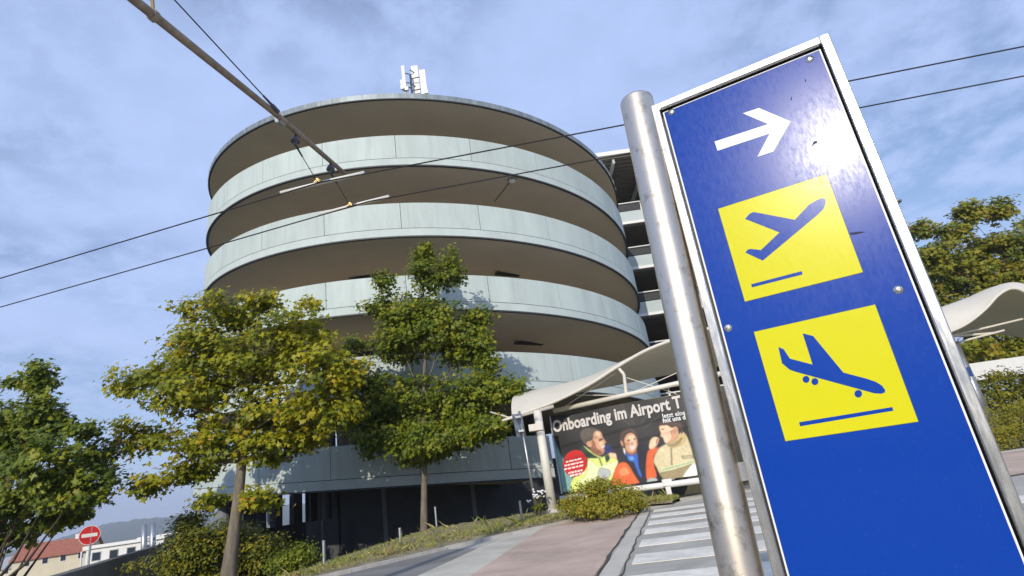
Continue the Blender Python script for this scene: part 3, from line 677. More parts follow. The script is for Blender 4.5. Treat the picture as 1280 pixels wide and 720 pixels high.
pr('face', zA([(250, 250), (290, 215), (310, 150), (345, 132), (385, 150), (403, 188), (410, 212), (436, 246), (424, 262), (426, 290), (418, 308), (424, 330), (400, 350), (370, 356), (330, 330), (300, 290), (270, 285)]), I_skin)
pr('face_shadow', zA([(305, 225), (330, 250), (345, 300), (400, 345), (370, 356), (330, 332), (298, 290)]), I_skin2)
pr('forehead_light', zA([(335, 150), (370, 150), (395, 190), (385, 212), (350, 200)]), I_skin3)
pr('cheek_light', zA([(375, 245), (405, 240), (408, 268), (385, 285), (365, 270)]), I_skin3)
pr('hair', zA([(190, 190), (200, 140), (250, 112), (320, 112), (384, 138), (340, 140), (318, 165), (312, 210), (292, 238), (252, 240), (240, 272), (212, 240)]), I_hairg)
pr('ear', zA([(247, 255), (275, 242), (303, 265), (298, 296), (265, 290)]), I_skin)
pr('brow', zA([(366, 222), (402, 212), (404, 224), (372, 238)]), I_hair, 2)
pr('mouth', zA([(386, 292), (420, 276), (419, 290), (394, 306)]), I_wh, 2)
# woman in the middle
pr('coat', zB([(80, 330), (150, 305), (200, 370), (270, 355), (292, 270), (350, 258), (392, 320), (362, 400), (360, 560), (372, 650), (300, 655), (260, 560), (200, 450), (95, 430)]), I_nav)
pr('orange_jacket', zB([(40, 600), (80, 470), (150, 435), (200, 470), (240, 540), (305, 665), (150, 660), (40, 650)]), I_or)
pr('orange_light', zB([(100, 520), (160, 480), (205, 520), (200, 550), (130, 575)]), I_or2)
pr('orange_sleeve', zB([(365, 380), (390, 318), (480, 298), (432, 390), (440, 480), (462, 560), (440, 592), (370, 608), (357, 500)]), I_or)
pr('cuff', zB([(372, 600), (450, 585), (470, 625), (380, 645)]), I_sil, 2)
pr('scarf', zB([(165, 335), (200, 355), (240, 368), (276, 348), (282, 400), (292, 480), (322, 572), (300, 572), (260, 482), (235, 432), (192, 420)]), I_blue)
pr('scarf_light', zB([(195, 385), (235, 380), (250, 405), (225, 425), (200, 410)]), I_blue2)
pr('hair', zB([(118, 290), (116, 180), (148, 128), (210, 112), (262, 145), (284, 210), (290, 285), (272, 230), (240, 160), (190, 150), (150, 190), (150, 260), (140, 325)]), I_hairb)
pr('neck', zB([(165, 300), (260, 310), (272, 345), (240, 372), (200, 362), (160, 335)]), I_skin2)
pr('face', zB([(152, 215), (178, 172), (222, 158), (258, 185), (278, 240), (275, 290), (246, 343), (215, 356), (180, 330), (155, 270)]), I_skin)
pr('face_light', zB([(196, 185), (228, 175), (256, 200), (270, 250), (262, 300), (232, 335), (205, 325), (200, 260), (180, 210)]), I_skin3)
pr('ear', zB([(117, 238), (134, 238), (150, 282), (130, 284)]), I_skin)
pr('eye', zB([(181, 232), (196, 222), (212, 226), (190, 240)]), I_hair, 2)
pr('eye', zB([(238, 216), (252, 209), (266, 215), (244, 226)]), I_hair, 2)
pr('nose_shadow', zB([(222, 255), (238, 262), (236, 272), (216, 270)]), I_skin2, 2)
pr('smile', zB([(192, 288), (228, 296), (266, 278), (248, 306), (218, 312)]), I_wh, 2)
pr('shirt_collar', zB([(142, 298), (156, 305), (168, 372), (150, 352)]), I_wh, 0)
# man in the tan jacket, profile to the left
pr('hand', zB([(388, 305), (395, 240), (430, 198), (482, 210), (466, 270), (440, 302), (410, 314)]), I_skin3)
pr('finger_shadow', zB([(462, 215), (476, 220), (462, 262), (452, 270)]), I_skin2, 2)
pr('fire_jacket', zB([(430, 420), (470, 320), (540, 268), (620, 240), (690, 150), (740, 180), (780, 280), (812, 400), (832, 440), (842, 575), (700, 602), (560, 612), (500, 565), (455, 480)]), I_tan)
pr('jacket_shade', zB([(500, 535), (620, 510), (740, 470), (800, 455), (720, 560), (700, 600), (560, 612), (505, 570)]), I_tand)
pr('jacket_fold', zB([(590, 300), (604, 296), (612, 470), (598, 476)]), I_tand, 0)
pr('collar', zB([(560, 268), (640, 225), (700, 150), (735, 190), (722, 250), (640, 300), (580, 292)]), I_tan2)
pr('collar_shadow', zB([(565, 272), (640, 248), (700, 200), (690, 245), (640, 285), (590, 288)]), I_tand)
pr('reflective_stripe', zB([(500, 500), (600, 470), (760, 428), (815, 414), (818, 440), (760, 456), (620, 496), (520, 526)]), I_hvd)
pr('reflective_centre', zB([(505, 510), (600, 482), (816, 424), (817, 431), (620, 487), (515, 517)]), I_teal, 0)
pr('badge', zB([(698, 378), (802, 368), (804, 396), (704, 406)]), I_tand, 0)
pr('badge_field', zB([(704, 383), (796, 374), (798, 391), (709, 400)]), I_tan, 0)
pr('face', zB([(485, 100), (520, 72), (570, 80), (610, 105), (640, 98), (666, 130), (660, 190), (640, 222), (590, 250), (550, 262), (530, 235), (520, 206), (494, 190), (500, 165), (489, 130)]), I_skin3)
pr('cheek_shadow', zB([(590, 135), (640, 150), (657, 200), (600, 247), (560, 258), (600, 205)]), I_skin)
pr('ear', zB([(614, 122), (645, 100), (664, 130), (645, 165), (622, 160)]), I_skin)
pr('hair', zB([(484, 86), (506, 58), (560, 52), (640, 55), (702, 70), (708, 150), (692, 168), (670, 112), (642, 94), (604, 112), (560, 88), (505, 92)]), I_hairb)
pr('brow', zB([(500, 118), (530, 122), (530, 131), (502, 128)]), I_hair, 2)
pr('mouth', zB([(524, 192), (552, 203), (534, 216)]), I_wh, 2)
pr('helmet', zB([(712, 585), (760, 500), (822, 445), (846, 562), (842, 582)]), I_wh)
# red disc with small lines of print
cx_, cy_ = 147, 510
disc = None; printed('red_disc', [(cx_+78*math.cos(a), cy_-6*math.cos(a)+86*math.sin(a)) for a in np.linspace(0, 2*PI, 40, endpoint=False)], I_rd, 0)
rs_ = random.Random(8)
for (x0, x1, y) in [(88, 190, 485), (80, 205, 508), (76, 210, 531), (105, 195, 560), (115, 205, 580)]:
    x = x0
    while x < x1-8:
        wd_ = rs_.uniform(12, 30); s_ = -.22; h_ = 9 if y < 555 else 11
        printed('small_print', [(x, y+(x-140)*s_), (min(x+wd_, x1), y+(min(x+wd_, x1)-140)*s_), (min(x+wd_, x1), y+h_+(min(x+wd_, x1)-140)*s_), (x, y+h_+(x-140)*s_)], I_wh, 0, disc); x += wd_+5
# paint the outlines into the point colours of one rippled sheet
nu, nv = 560, 230; us = np.linspace(uL, uR, nu+1); vs = np.linspace(vB, vT, nv+1); UU, VV = np.meshgrid(us, vs); IMG = np.zeros((nv+1, nu+1, 3)); rp_ = np.random.RandomState(6)
def blur(a, k):
    for _ in range(k):
        for ax in (0, 1): a = (np.roll(a, 1, ax)+2*a+np.roll(a, -1, ax))/4
    return a
fold = blur(rp_.rand(nv+1, nu+1), 26); fold = (fold-fold.min())/(fold.max()-fold.min()); fold2 = blur(rp_.rand(nv+1, nu+1), 5); fold2 = (fold2-fold2.min())/(fold2.max()-fold2.min())
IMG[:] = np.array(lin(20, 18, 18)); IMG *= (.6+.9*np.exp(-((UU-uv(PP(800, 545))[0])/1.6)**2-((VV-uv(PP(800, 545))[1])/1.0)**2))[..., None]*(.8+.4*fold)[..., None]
for pl_, col_, nm_ in PRINT:
    a = np.array(pl_); ins = np.zeros_like(UU, bool)
    for (x0_, y0_), (x1_, y1_) in zip(a, np.roll(a, -1, 0)):
        c_ = (y0_ > VV) != (y1_ > VV); ins ^= c_ & (UU < (x1_-x0_)*(VV-y0_)/((y1_-y0_) or 1e-9)+x0_)
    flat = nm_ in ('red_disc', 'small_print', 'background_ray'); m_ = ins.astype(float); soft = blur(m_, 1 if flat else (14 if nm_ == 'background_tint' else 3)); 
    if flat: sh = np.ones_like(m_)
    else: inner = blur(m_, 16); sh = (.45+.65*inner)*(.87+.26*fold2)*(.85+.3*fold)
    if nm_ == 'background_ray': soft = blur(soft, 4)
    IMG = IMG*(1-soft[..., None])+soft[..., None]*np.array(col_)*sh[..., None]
IMG = np.clip(IMG, .004, .9)
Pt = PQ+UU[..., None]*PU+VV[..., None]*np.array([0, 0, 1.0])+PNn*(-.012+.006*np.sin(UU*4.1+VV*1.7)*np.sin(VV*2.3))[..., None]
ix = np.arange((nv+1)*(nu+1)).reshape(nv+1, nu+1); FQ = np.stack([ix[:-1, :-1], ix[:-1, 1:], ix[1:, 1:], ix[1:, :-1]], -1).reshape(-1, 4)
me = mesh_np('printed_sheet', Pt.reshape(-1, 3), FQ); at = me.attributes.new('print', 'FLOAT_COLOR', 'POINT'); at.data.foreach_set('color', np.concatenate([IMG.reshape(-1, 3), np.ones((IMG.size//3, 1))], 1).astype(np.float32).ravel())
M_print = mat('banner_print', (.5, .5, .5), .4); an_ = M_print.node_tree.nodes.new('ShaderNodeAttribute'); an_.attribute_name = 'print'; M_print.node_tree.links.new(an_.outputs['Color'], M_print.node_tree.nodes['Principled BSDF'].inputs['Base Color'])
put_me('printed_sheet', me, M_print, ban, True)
# lettering
M_letter = mat('banner_lettering', (.62, .58, .54), .5)
M_letter2 = mat('banner_lettering_white', (.80, .80, .78), .5)
def text_mesh(s, offset=.0):
    cu = bpy.data.curves.new('lettering', 'FONT'); cu.body = s; cu.size = 1; cu.offset = offset; cu.space_character = 1.02; cu.resolution_u = 3; cu.extrude = .004
    o = bpy.data.objects.new('lettering', cu); COL.objects.link(o); dg = bpy.context.evaluated_depsgraph_get(); dg.update()
    me = bpy.data.meshes.new_from_object(o.evaluated_get(dg)); bpy.data.objects.remove(o); return me
def lettering(s, p0, p1, cap_px, m, offset):
    """left foot and right foot pixels of the line, cap height in pixels"""
    LAY[0] += 1; off = .004+.0007*LAY[0]; me = text_mesh(s, offset); co = np.array([v.co[:] for v in me.vertices]); w0, w1 = co[:, 0].min(), co[:, 0].max()
    a, b = uv(PP(*p0)), uv(PP(*p1)); ch = cap_px*mpp(PP(*p0))
    for v in me.vertices:
        t = (v.co.x-w0)/(w1-w0); v.co = Vector(pv(a[0]+(b[0]-a[0])*t, a[1]+(b[1]-a[1])*t+v.co.y/.70*ch, off+v.co.z)) 
    return put_me('lettering', me, m, ban)
lettering('Onboarding im Airport T', zp(10, 310), zp(838, 148), 13.6, M_letter, .034)
lettering('Jetzt eine', zp(708, 222), zp(858, 196), 5.6, M_letter2, .022)
lettering('mit uns d', zp(716, 250), zp(860, 226), 5.6, M_letter2, .022)
# rail under the banner with feet
rA, rB = uv(PP(715, 631, .05)), uv(PP(878, 599, .05))
vr = rB[1]-.02
MB().tube([pv(uL-.05, vr, .05), pv(uR+.05, vr, .05)], .075, 12).build('bottom_rail', M_white, ban, smooth=True)
for xx in (742, 835, 925):
    u_ = uv(PP(xx, 610))[0]; p_ = pv(u_, vr, .05); MB().box((p_[0]-.06, p_[1]-.06, -.02), (.12, 0, 0), (0, .12, 0), (0, 0, p_[2]+.02)).build('foot', M_white, ban)
    MB().box(p_+np.array([-.12, -.09, -.02]), (.24, 0, 0), (0, .1, 0), (0, 0, .16)).build('clamp', M_white, ban)
MB().tube([pv(uL, vB, .02), pv(uL, vT, .02)], .025, 8).build('side_rail', M_steelg, ban)
MB().tube([pv(uv(PP(838, 497))[0], vT-.02, .02), pv(uv(PP(838, 497))[0], vT+.22, .02), pv(uv(PP(838, 497))[0]+.6, vT+.22, .02), pv(uv(PP(838, 497))[0]+.6, vT-.02, .02)], .03, 8).build('handle_bar', M_white, ban)

# right canopy
rc = empty('membrane_canopy', (*P2(1215, 505, 21)[:2], -.03), 'white arched membrane canopy in front of the autumn tree beyond the hedge', 'canopy')
YR = 20.0
Fr = [P2(x, y, YR) for x, y in [(1120, 424), (1150, 422), (1180, 416), (1207, 404), (1230, 386), (1247, 368), (1264, 360), (1282, 366), (1302, 386), (1325, 402), (1355, 408)]]
Mr = [P2(x, y, YR+2.2) for x, y in [(1090, 408), (1120, 401), (1150, 393), (1178, 384), (1205, 376), (1232, 368), (1262, 362), (1285, 364), (1305, 376), (1330, 388), (1358, 394)]]
Br = [P2(x, y, YR+5) for x, y in [(1120, 428), (1150, 424), (1185, 420), (1210, 418), (1232, 416), (1250, 417), (1266, 419), (1282, 422), (1305, 424), (1330, 425), (1358, 424)]]
mem2, rws2 = loft('membrane', M_membrane, [Fr, Mr, Br], rc)
MB().tube([p+np.array([0, -.03, -.03]) for p in rws2[0]], .05, 8).build('edge_tube', M_membrane, rc, smooth=True)
for q in [((1185, 421), (1290, 396)), ((1185, 421), (1245, 416)), ((1190, 430), (1255, 413))]:
    MB().tube([P2(*q[0], YR+1), P2(*q[1], YR+1)], .04, 8).build('tie_rod', M_offwhite, rc)
cb = P2(1225, 508, YR+1); cb[2] = -.03; ctop = P2(1192, 428, YR+1)
MB().tube([cb+(0.1, 0, 0), ctop], [.19, .15], 18).build('column', M_steelg, rc, smooth=True)
MB().tube([np.array([P2(1345, 405, YR)[0], YR+.2, -.03]), P2(1345, 405, YR)], .12, 14).build('column', M_offwhite, rc, smooth=True)
pl = P2(1205, 466, YR+.6); MB().box(pl-(.28, 0, .16), (.56, 0, 0), (0, .03, 0), (0, 0, .34)).build('blue_plate', mat('blue_plate', lin(40, 75, 130), .4), rc)

# ------------------------------------------------------------------ direction sign
SO = np.array([.6554, 1.5551, .7021])+EYE; SY = -.4457
SA = np.array([math.cos(SY), math.sin(SY), 0]); SN = np.array([math.sin(SY), -math.cos(SY), 0]); SZ = np.array([0, 0, 1.0])
def sp_(a, u, n=0.0): return SO+SA*a+SZ*u+SN*n
def s_px(x, y, n=0.0): d = ray(x, y); t = ((SO+SN*n-EYE)@SN)/(d@SN); q = EYE+t*d-SO; return float(q@SA), float(q@SZ)
sign = empty('direction_sign', (*sp_(-.16, 0)[:2], .006), 'tall blue airport direction sign with arrow and yellow plane pictograms in a stainless frame', 'sign')
uB = -1.28; x0, x1, yT = -.078, .3925, .390
MB().box(sp_(x0, uB, -.004), SA*(x1-x0), SN*.004, SZ*(yT-uB)).build('panel', M_sblue, sign)
pan = [o for o in sign.children if o.name.startswith('panel')][0]
MB().box(sp_(x0-.0045, uB-.004, -.0055), SA*(x1-x0+.009), SN*.0045, SZ*(yT-uB+.008)).build('panel_edge', M_sedge, sign)
MB().box(sp_(x0-.012, uB-.012, -.030), SA*(x1-x0+.024), SN*.012, SZ*(yT-uB+.024)).build('back_plate', M_dark, sign)
# frame: four bevelled bars
fi, fw, f0, f1 = .0095, .026, -.045, .016
def bar(a0, a1, u0, u1, nm='frame_bar'):
    b = .003; mb = MB(); c = [(a0, u0), (a1, u0), (a1, u1), (a0, u1)]
    V = []; ins = lambda q, d: (q[0]+(d if q[0] == a0 else -d), q[1]+(d if q[1] == u0 else -d))
    for q in c: V.append(sp_(*q, f0))
    for q in c: V.append(sp_(*q, f1-b))
    for q in c: V.append(sp_(*ins(q, b), f1))
    F = [(0, 1, 2, 3)[::-1], (8, 9, 10, 11)]
    for k in range(4): j = (k+1) % 4; F += [(k, j, 4+j, 4+k), (4+k, 4+j, 8+j, 8+k)]
    return put(nm, V, F, M_inox, sign)
bar(x0-fi-fw, x0-fi, uB-fi-fw, yT+fi+fw); bar(x1+fi, x1+fi+fw, uB-fi-fw, yT+fi+fw)
bar(x0-fi+.0005, x1+fi-.0005, yT+fi, yT+fi+fw-.0006); bar(x0-fi+.0005, x1+fi-.0005, uB-fi-fw+.0006, uB-fi)
for pts_ in ([(1014, 184), (1017, 177), (1021, 176), (1023, 183), (1021, 178.5), (1018, 180)], [(1062, 291), (1074, 289.5), (1082, 290), (1070, 293), (1064, 293.5)], [(1006, 98), (1008, 101), (1006.5, 103)], [(988, 124), (990, 120), (989.5, 126)]):
    MB().prism([sp_(*s_px(*p), .0001) for p in pts_], SN*.0004).build('scuff_mark', M_scuff, sign)
# pole and brackets
pt = sp_(*s_px(795, 124, -.012), -.012); pb = sp_(*s_px(927, 719, -.012), -.012); pd = (pb-pt)/(pb[2]-pt[2])
pbase = pt+pd*(.0-pt[2]); rp = .056
prof_d = pt-pbase; Lp = np.linalg.norm(prof_d)
o = MB().lathe(pbase, prof_d, [(0, rp), (Lp-.012, rp), (Lp-.006, rp-.002), (Lp-.002, rp-.006), (Lp, rp-.012)], 48).build('pole', M_inoxpole, sign); autosmooth(o, 50)
MB().lathe(pbase, prof_d, [(0, .11), (.012, .11), (.014, .06)], 24).build('base_plate', M_inox, sign)
for uu in (s_px(829, 178)[1], -.75, -1.2):
    pc = pt+pd*(SO[2]+uu-pt[2]); tgt = sp_(x0-fi-fw+.004, uu, -.014); dv = tgt-pc; dv /= np.linalg.norm(dv)
    br = MB().box(pc+dv*(rp-.006)-SZ*.024-SN*.012, tgt-(pc+dv*(rp-.006)), SN*.024, SZ*.048).build('bracket', M_inox, sign)
# screws
for (x, y) in [(839, 140), (1012, 74), (910, 410), (1123, 362)]:
    a_, u_ = s_px(x, y); MB().lathe(sp_(a_, u_, 0), SN, [(0, .0115), (.0008, .0115), (.0012, .0095), (.0034, .007), (.0038, .003)], 18).build('screw', M_inox, sign, smooth=True)
    s2_ = [c for c in sign.children if c.name.startswith('screw')][-1]
    MB().box(sp_(a_-.0062, u_-.0032, .0036), (SA*.0115+SZ*.005), SZ*.0022-SA*.0004, SN*.0007).build('slot', M_dark, s2_)
def decal(name, pts, m, n, parent=sign, smooth=0):
    q = [s_px(*p) for p in pts]
    if smooth: q = [tuple(v) for v in catmull([np.array(v) for v in q], smooth)]
    return MB().prism([sp_(a, u, .0001) for a, u in q], SN*n).build(name, m, parent)
z6 = lambda x, y: (880+x/2.6682, 120+y/2.6667); z7 = lambda x, y: (940+x/3.791, 370+y/3.789)
decal('arrow', [z6(*p) for p in [(35, 152), (45, 183), (219, 125.5), (178, 203), (232, 185), (289, 85), (183, 40), (129, 58), (214, 94)]], M_swhite, .0006)
M_thin = mat('foil_outline', (.10, .11, .02), .5)
def square(px4, name):
    q = [s_px(*p) for p in px4]; cxs = np.mean([v[0] for v in q]); cys = np.mean([v[1] for v in q]); h = .1495
    o = MB().prism([sp_(cxs+a*h, cys+b*h, .0001) for a, b in [(-1, -1), (1, -1), (1, 1), (-1, 1)]], SN*.0006).build(name, M_syellow, sign)
    MB().prism([sp_(cxs+a*(h+.0011), cys+b*(h+.0011), .00005) for a, b in [(-1, -1), (1, -1), (1, 1), (-1, 1)]], SN*.0003).build('outline', M_thin, o); return o
sq1 = square([(899, 262), (1033.5, 218.5), (1078, 340.5), (930, 375)], 'yellow_square')
sq2 = square([(942, 415.5), (1093, 379.5), (1149, 525), (982, 554)], 'yellow_square')
tk = [(137, 410), (152, 393), (166, 387), (303, 413), (350, 363), (375, 348), (392, 341), (402, 342), (406, 349), (405, 360), (398, 377), (380, 395), (196, 549), (138, 522), (146, 512), (156, 510), (190, 514), (252, 455)]
decal('departing_plane', [z6(*p) for p in tk], M_sblue, .0011, sq1)
decal('runway_line', [z6(*p) for p in [(157, 628), (326, 584), (329, 595), (160, 638)]], M_sblue, .0011, sq1)
ld = [(125, 242), (150, 252), (180, 297), (287, 325), (240, 177), (290, 190), (433, 363), (540, 391), (585, 406), (615, 424), (631, 445), (629, 457), (612, 463), (580, 461), (210, 360), (178, 349), (142, 318)]
decal('arriving_plane', [z7(*p) for p in ld], M_sblue, .0011, sq2)
for (x, y, r_) in [(256, 395, 16.5), (298, 405.5, 16.5), (503.5, 463, 18)]:
    decal('wheel_disc', [z7(x+r_*math.cos(t), y+r_*math.sin(t)) for t in np.linspace(0, 2*PI, 24, endpoint=False)], M_sblue, .0011, sq2)
decal('runway_line', [z7(*p) for p in [(223, 598), (664, 526), (670, 543), (228, 617)]], M_sblue, .0011, sq2)

# ------------------------------------------------------------------ trolleybus wires
ZW = 5.6
def wire_pts(px_): return [G(x, y, ZW) for x, y in px_]
wA = wire_pts([(0, 348), (260, 270), (400, 228), (775, 157), (1053, 103), (1280, 58)]); wB = wire_pts([(0, 384), (260, 310), (460, 252), (780, 193), (1068, 136), (1280, 95)])
def ext_w(w_):
    a = w_[0]+(w_[0]-w_[1])*3.0; b = w_[-1]+(w_[-1]-w_[-2])*5.0; return [a]+w_+[b]
cw = []
for w_, lab in ((wA, 'black trolleybus contact wire clamped nearer the bracket arm insulator with the longer white sleeve'), (wB, 'black trolleybus contact wire hung from the very tip of the bracket arm')):
    o = empty('contact_wire', w_[2], lab, 'wire'); MB().tube(ext_w(w_), .0105, 6).build('wire', M_wire, o); cw.append(o)
def near_line(w_, x, y):
    """point of the wire nearest to a pixel ray"""
    best = None; d = ray(x, y); d = d/np.linalg.norm(d)
    for a, b in zip(w_[:-1], w_[1:]):
        for t in np.linspace(0, 1, 60):
            q = a+(b-a)*t; v = q-EYE; e = np.linalg.norm(v-d*(v@d))
            if best is None or e < best[0]: best = (e, q)
    return best[1]
def sleeve(w_, p0, p1, par, r=.028):
    a, b = near_line(w_, *p0), near_line(w_, *p1); MB().tube([a+(0, 0, .024), a*.5+b*.5+(0, 0, .03), b+(0, 0, .024)], r, 8).build('splice_sleeve', M_pipewhite, par, smooth=True)
sleeve(wA, (350, 241), (452, 214), cw[0]); sleeve(wB, (398, 268), (487, 246), cw[1])
# bracket arm
ZA = 6.15
tip, mid, top = G(431, 217, ZA), G(349, 146, ZA), G(168, 0, ZA); adir = top-tip; adir /= np.linalg.norm(adir); root = tip+adir*9.6
arm = empty('bracket_arm', (root[0], root[1], -.03), 'brown tubular bracket arm carrying the trolleybus wires over the street', 'wire bracket')
MB().tube([tip, mid, top, root], [.036, .042, .052, .06], 14).build('arm_tube', M_tube, arm, smooth=True)
MB().tube([np.array([root[0], root[1], -.1]), np.array([root[0], root[1], 8.0])], [.13, .09], 16).build('mast', M_steelg, arm, smooth=True)
att = G(348, 140, ZA); sd_ = G(245, 0, ZA+.5)-att; stend = np.array([root[0], root[1], 7.8])
MB().tube([att, stend], .009, 6).build('stay_wire', M_wire, arm)
sdn = (stend-att)/np.linalg.norm(stend-att); MB().tube([att, att+sdn*.12, att+sdn*.14, att+sdn*.30], [.03, .03, .02, .014], 8).build('turnbuckle', M_porc, arm)
def on_arm(x, y):
    best = None; d = ray(x, y); d = d/np.linalg.norm(d)
    for t in np.linspace(0, 9.6, 400):
        q = tip+adir*t; v = q-EYE; e = np.linalg.norm(v-d*(v@d))
        if best is None or e < best[0]: best = (e, q)
    return best[1]
MB().lathe(on_arm(352, 150)-adir*.06, adir, [(0, .06), (.12, .06)], 12).build('clamp', M_steelg, arm)
MB().lathe(on_arm(192, 20)-adir*.03, adir, [(0, .066), (.06, .066)], 12).build('clamp', M_tube, arm)
ca_ = on_arm(192, 20); MB().tube([ca_, ca_+np.array([-.03, 0, .22]), ca_+np.array([-.10, 0, .3])], .02, 8).build('hook', M_brass, arm)
for (ax, ay), (wx, wy), wr, wo_ in [((370, 165), (395, 222), wA, cw[0]), ((412, 203), (435, 254), wB, cw[1])]:
    a_ = on_arm(ax, ay); b_ = near_line(wr, wx, wy)
    ins = MB().lathe(a_-(0, 0, .03), (0, 0, -1), [(0, .018), (.05, .018), (.055, .045), (.09, .062), (.12, .068), (.122, .03), (.16, .02), (.19, .02)], 16).build('insulator', M_porc, arm, smooth=True)
    c_ = a_-(0, 0, .21)
    MB().tube([c_, c_+(b_-c_)*.3], [.018, .012], 6).build('hanger_link', M_dark, arm); MB().tube([c_+(b_-c_)*.28, b_], .006, 6).build('hanger_wire', M_wire, arm)
    wdir = wr[3]-wr[2]; wdir /= np.linalg.norm(wdir)
    MB().cbox(b_+(0, 0, .045), .05, .035, .06).build('wire_clamp', M_brass, wo_); MB().tube([b_-wdir*.06+(0, 0, .02), b_+(0, 0, .075), b_+wdir*.06+(0, 0, .02)], .014, 6).build('wire_clamp', M_brass, wo_)

# ------------------------------------------------------------------ trees
Y1 = 15.0; b1 = P2(285, 727, Y1)
E1 = [(332, 376, 24, 13), (290, 392, 58, 20), (240, 389, 22, 11), (365, 415, 48, 24), (250, 428, 44, 26), (180, 470, 42, 12), (155, 486, 18, 9), (300, 455, 78, 38), (400, 455, 44, 36), (230, 492, 60, 28),
      (330, 515, 68, 38), (410, 510, 42, 30), (182, 548, 38, 22), (165, 532, 20, 10), (250, 556, 56, 26), (335, 560, 46, 22), (192, 604, 26, 13), (238, 590, 30, 14), (265, 628, 20, 10), (322, 624, 22, 12), (385, 380, 10, 5), (430, 470, 26, 30), (372, 548, 30, 18), (215, 455, 34, 18)]
tree('maple_tree', 'yellow-green maple with a thick straight trunk and wide drooping crown left of the ramp', b1, P2(325, 385, Y1), .165, px_ells(E1, Y1, 1), 27000, .155, LM_maple, M_bark, 11, per=30, spread=.165)
Y2 = 17.1; b2 = P2(530, 671, Y2)
E2 = [(531, 318, 11, 17), (565, 324, 11, 16), (482, 352, 11, 11), (530, 345, 24, 22), (562, 345, 15, 18), (480, 385, 26, 22), (520, 390, 42, 32), (552, 408, 38, 34), (600, 400, 16, 16), (580, 430, 38, 34), (500, 428, 42, 28),
      (610, 452, 14, 26), (618, 488, 38, 22), (580, 500, 48, 36), (500, 500, 52, 36), (452, 480, 30, 30), (450, 520, 32, 26), (442, 430, 14, 9), (480, 548, 38, 22), (540, 548, 56, 26), (600, 535, 38, 22), (638, 490, 13, 11), (530, 566, 38, 13)]
tree('maple_tree', 'dense green maple with a pointed crown standing on the verge before the ramp', b2, P2(531, 325, Y2), .095, px_ells(E2, Y2, 2, .7), 44000, .13, LM_green, M_bark, 12, per=34, spread=.155)
Y3 = 14.5; b3 = P2(-38, 780, Y3); b3[2] = tz(b3[0], b3[1])
E3 = [(48, 460, 9, 9), (48, 480, 20, 17), (45, 515, 28, 26), (18, 540, 38, 36), (-20, 555, 55, 60), (104, 540, 13, 14), (55, 575, 46, 36), (118, 570, 26, 20), (100, 612, 44, 30), (22, 628, 34, 26), (86, 643, 24, 10), (-30, 640, 46, 40), (136, 590, 11, 9), (18, 478, 9, 7), (70, 530, 20, 20), (66, 612, 36, 28), (58, 652, 28, 12), (14, 668, 30, 16)]
tree('maple_tree', 'dark green maple leaning into view beside the round no entry sign', b3, P2(40, 470, Y3), .17, px_ells(E3, Y3, 3, 1.0), 20000, .15, LM_dark, M_bark2, 13, per=30, spread=.14)
Y4 = 33.0; b4 = P2(1283, 520, Y4); b4[2] = -.03
E4 = [(1150, 288, 15, 10), (1170, 322, 30, 26), (1208, 268, 24, 17), (1196, 292, 22, 12), (1248, 262, 10, 17), (1250, 305, 24, 20), (1215, 318, 24, 18), (1200, 350, 44, 28), (1290, 310, 48, 46), (1270, 360, 38, 38), (1160, 350, 20, 36), (1220, 395, 48, 28), (1310, 390, 56, 46), (1215, 438, 30, 12), (1265, 440, 34, 14), (1330, 330, 40, 50)]
tree('maple_tree', 'large autumn-tinted tree rising behind the arched white canopy', b4, P2(1250, 290, Y4), .26, px_ells(E4, Y4, 4, 1.5), 36000, .26, LM_far, M_bark2, 14, per=40, spread=.26)
Y5 = 40.0; b5 = P2(1345, 520, Y5); b5[2] = -.03
tree('maple_tree', 'tree with dark foliage standing far behind the hedge and the grey column', b5, P2(1340, 380, Y5), .25, px_ells([(1200, 445, 30, 14), (1240, 440, 40, 16), (1330, 400, 70, 50), (1280, 445, 40, 16)], Y5, 5, 2.0), 5000, .34, LM_dark, M_bark2, 15, per=24, spread=.4)

# shrubs, bush, hedge
def bush(name, label, cat, base, ells, n, size, lm, seed, grp=None, shape=OVAL, spread=.07, stems=7, per=14):
    t = empty(name, base, label, cat, grp); rs = random.Random(seed); base = np.array(base, float)
    for k in range(stems):
        e = rs.choice(ells); c = np.array(e[0]); f = base+np.array([rs.uniform(-.4, .4)*e[1], rs.uniform(-.4, .4)*e[1], 0]); f = f*.6+np.array([c[0], c[1], base[2]])*.4
        MB().tube([f-(0, 0, .1), (f+c)/2+np.array([rs.uniform(-.05, .05), 0, .03]), c+np.array([0, 0, e[2]*.5])], [.014, .010, .004], 5).build('stem', M_bark2, t)
    crown(t, ells, n, size, lm, seed, shape=shape, ctr=False, per=per, spread=spread, name='foliage', up=.6, shell=.38); return t
bb = G(752, 645, .08); Yb = bb[1]
EB = [(730, 625, 26, 20), (760, 618, 28, 22), (785, 622, 20, 18), (712, 632, 12, 12), (755, 632, 46, 12), (800, 632, 9, 5), (745, 608, 14, 9)]
bush('low_bush', 'round yellow-green bush at the foot of the advertising banner', 'bush', bb, px_ells(EB, Yb+.45, 6, .3), 9000, .062, LM_bush, 21, spread=.07)
def shr(px0, py0, Y, lst, label, n, seed, lm=LM_shrub, size=.085):
    q = P2(px0, py0, Y); z_ = tz(q[0], q[1]); bush('shrub', label, 'shrub', (q[0], q[1], z_), px_ells(lst, Y, seed, .6), n, size, lm, seed, 'shrubs below the ramp', spread=.12)
shr(240, 715, 16.6, [(228, 668, 20, 22), (245, 685, 34, 28), (215, 700, 22, 24), (262, 705, 42, 34), (240, 650, 11, 12), (272, 672, 26, 18), (232, 716, 30, 20)], 'tall loose shrub under the end of the lowest parapet', 17000, 31, LM_shrub, .10)
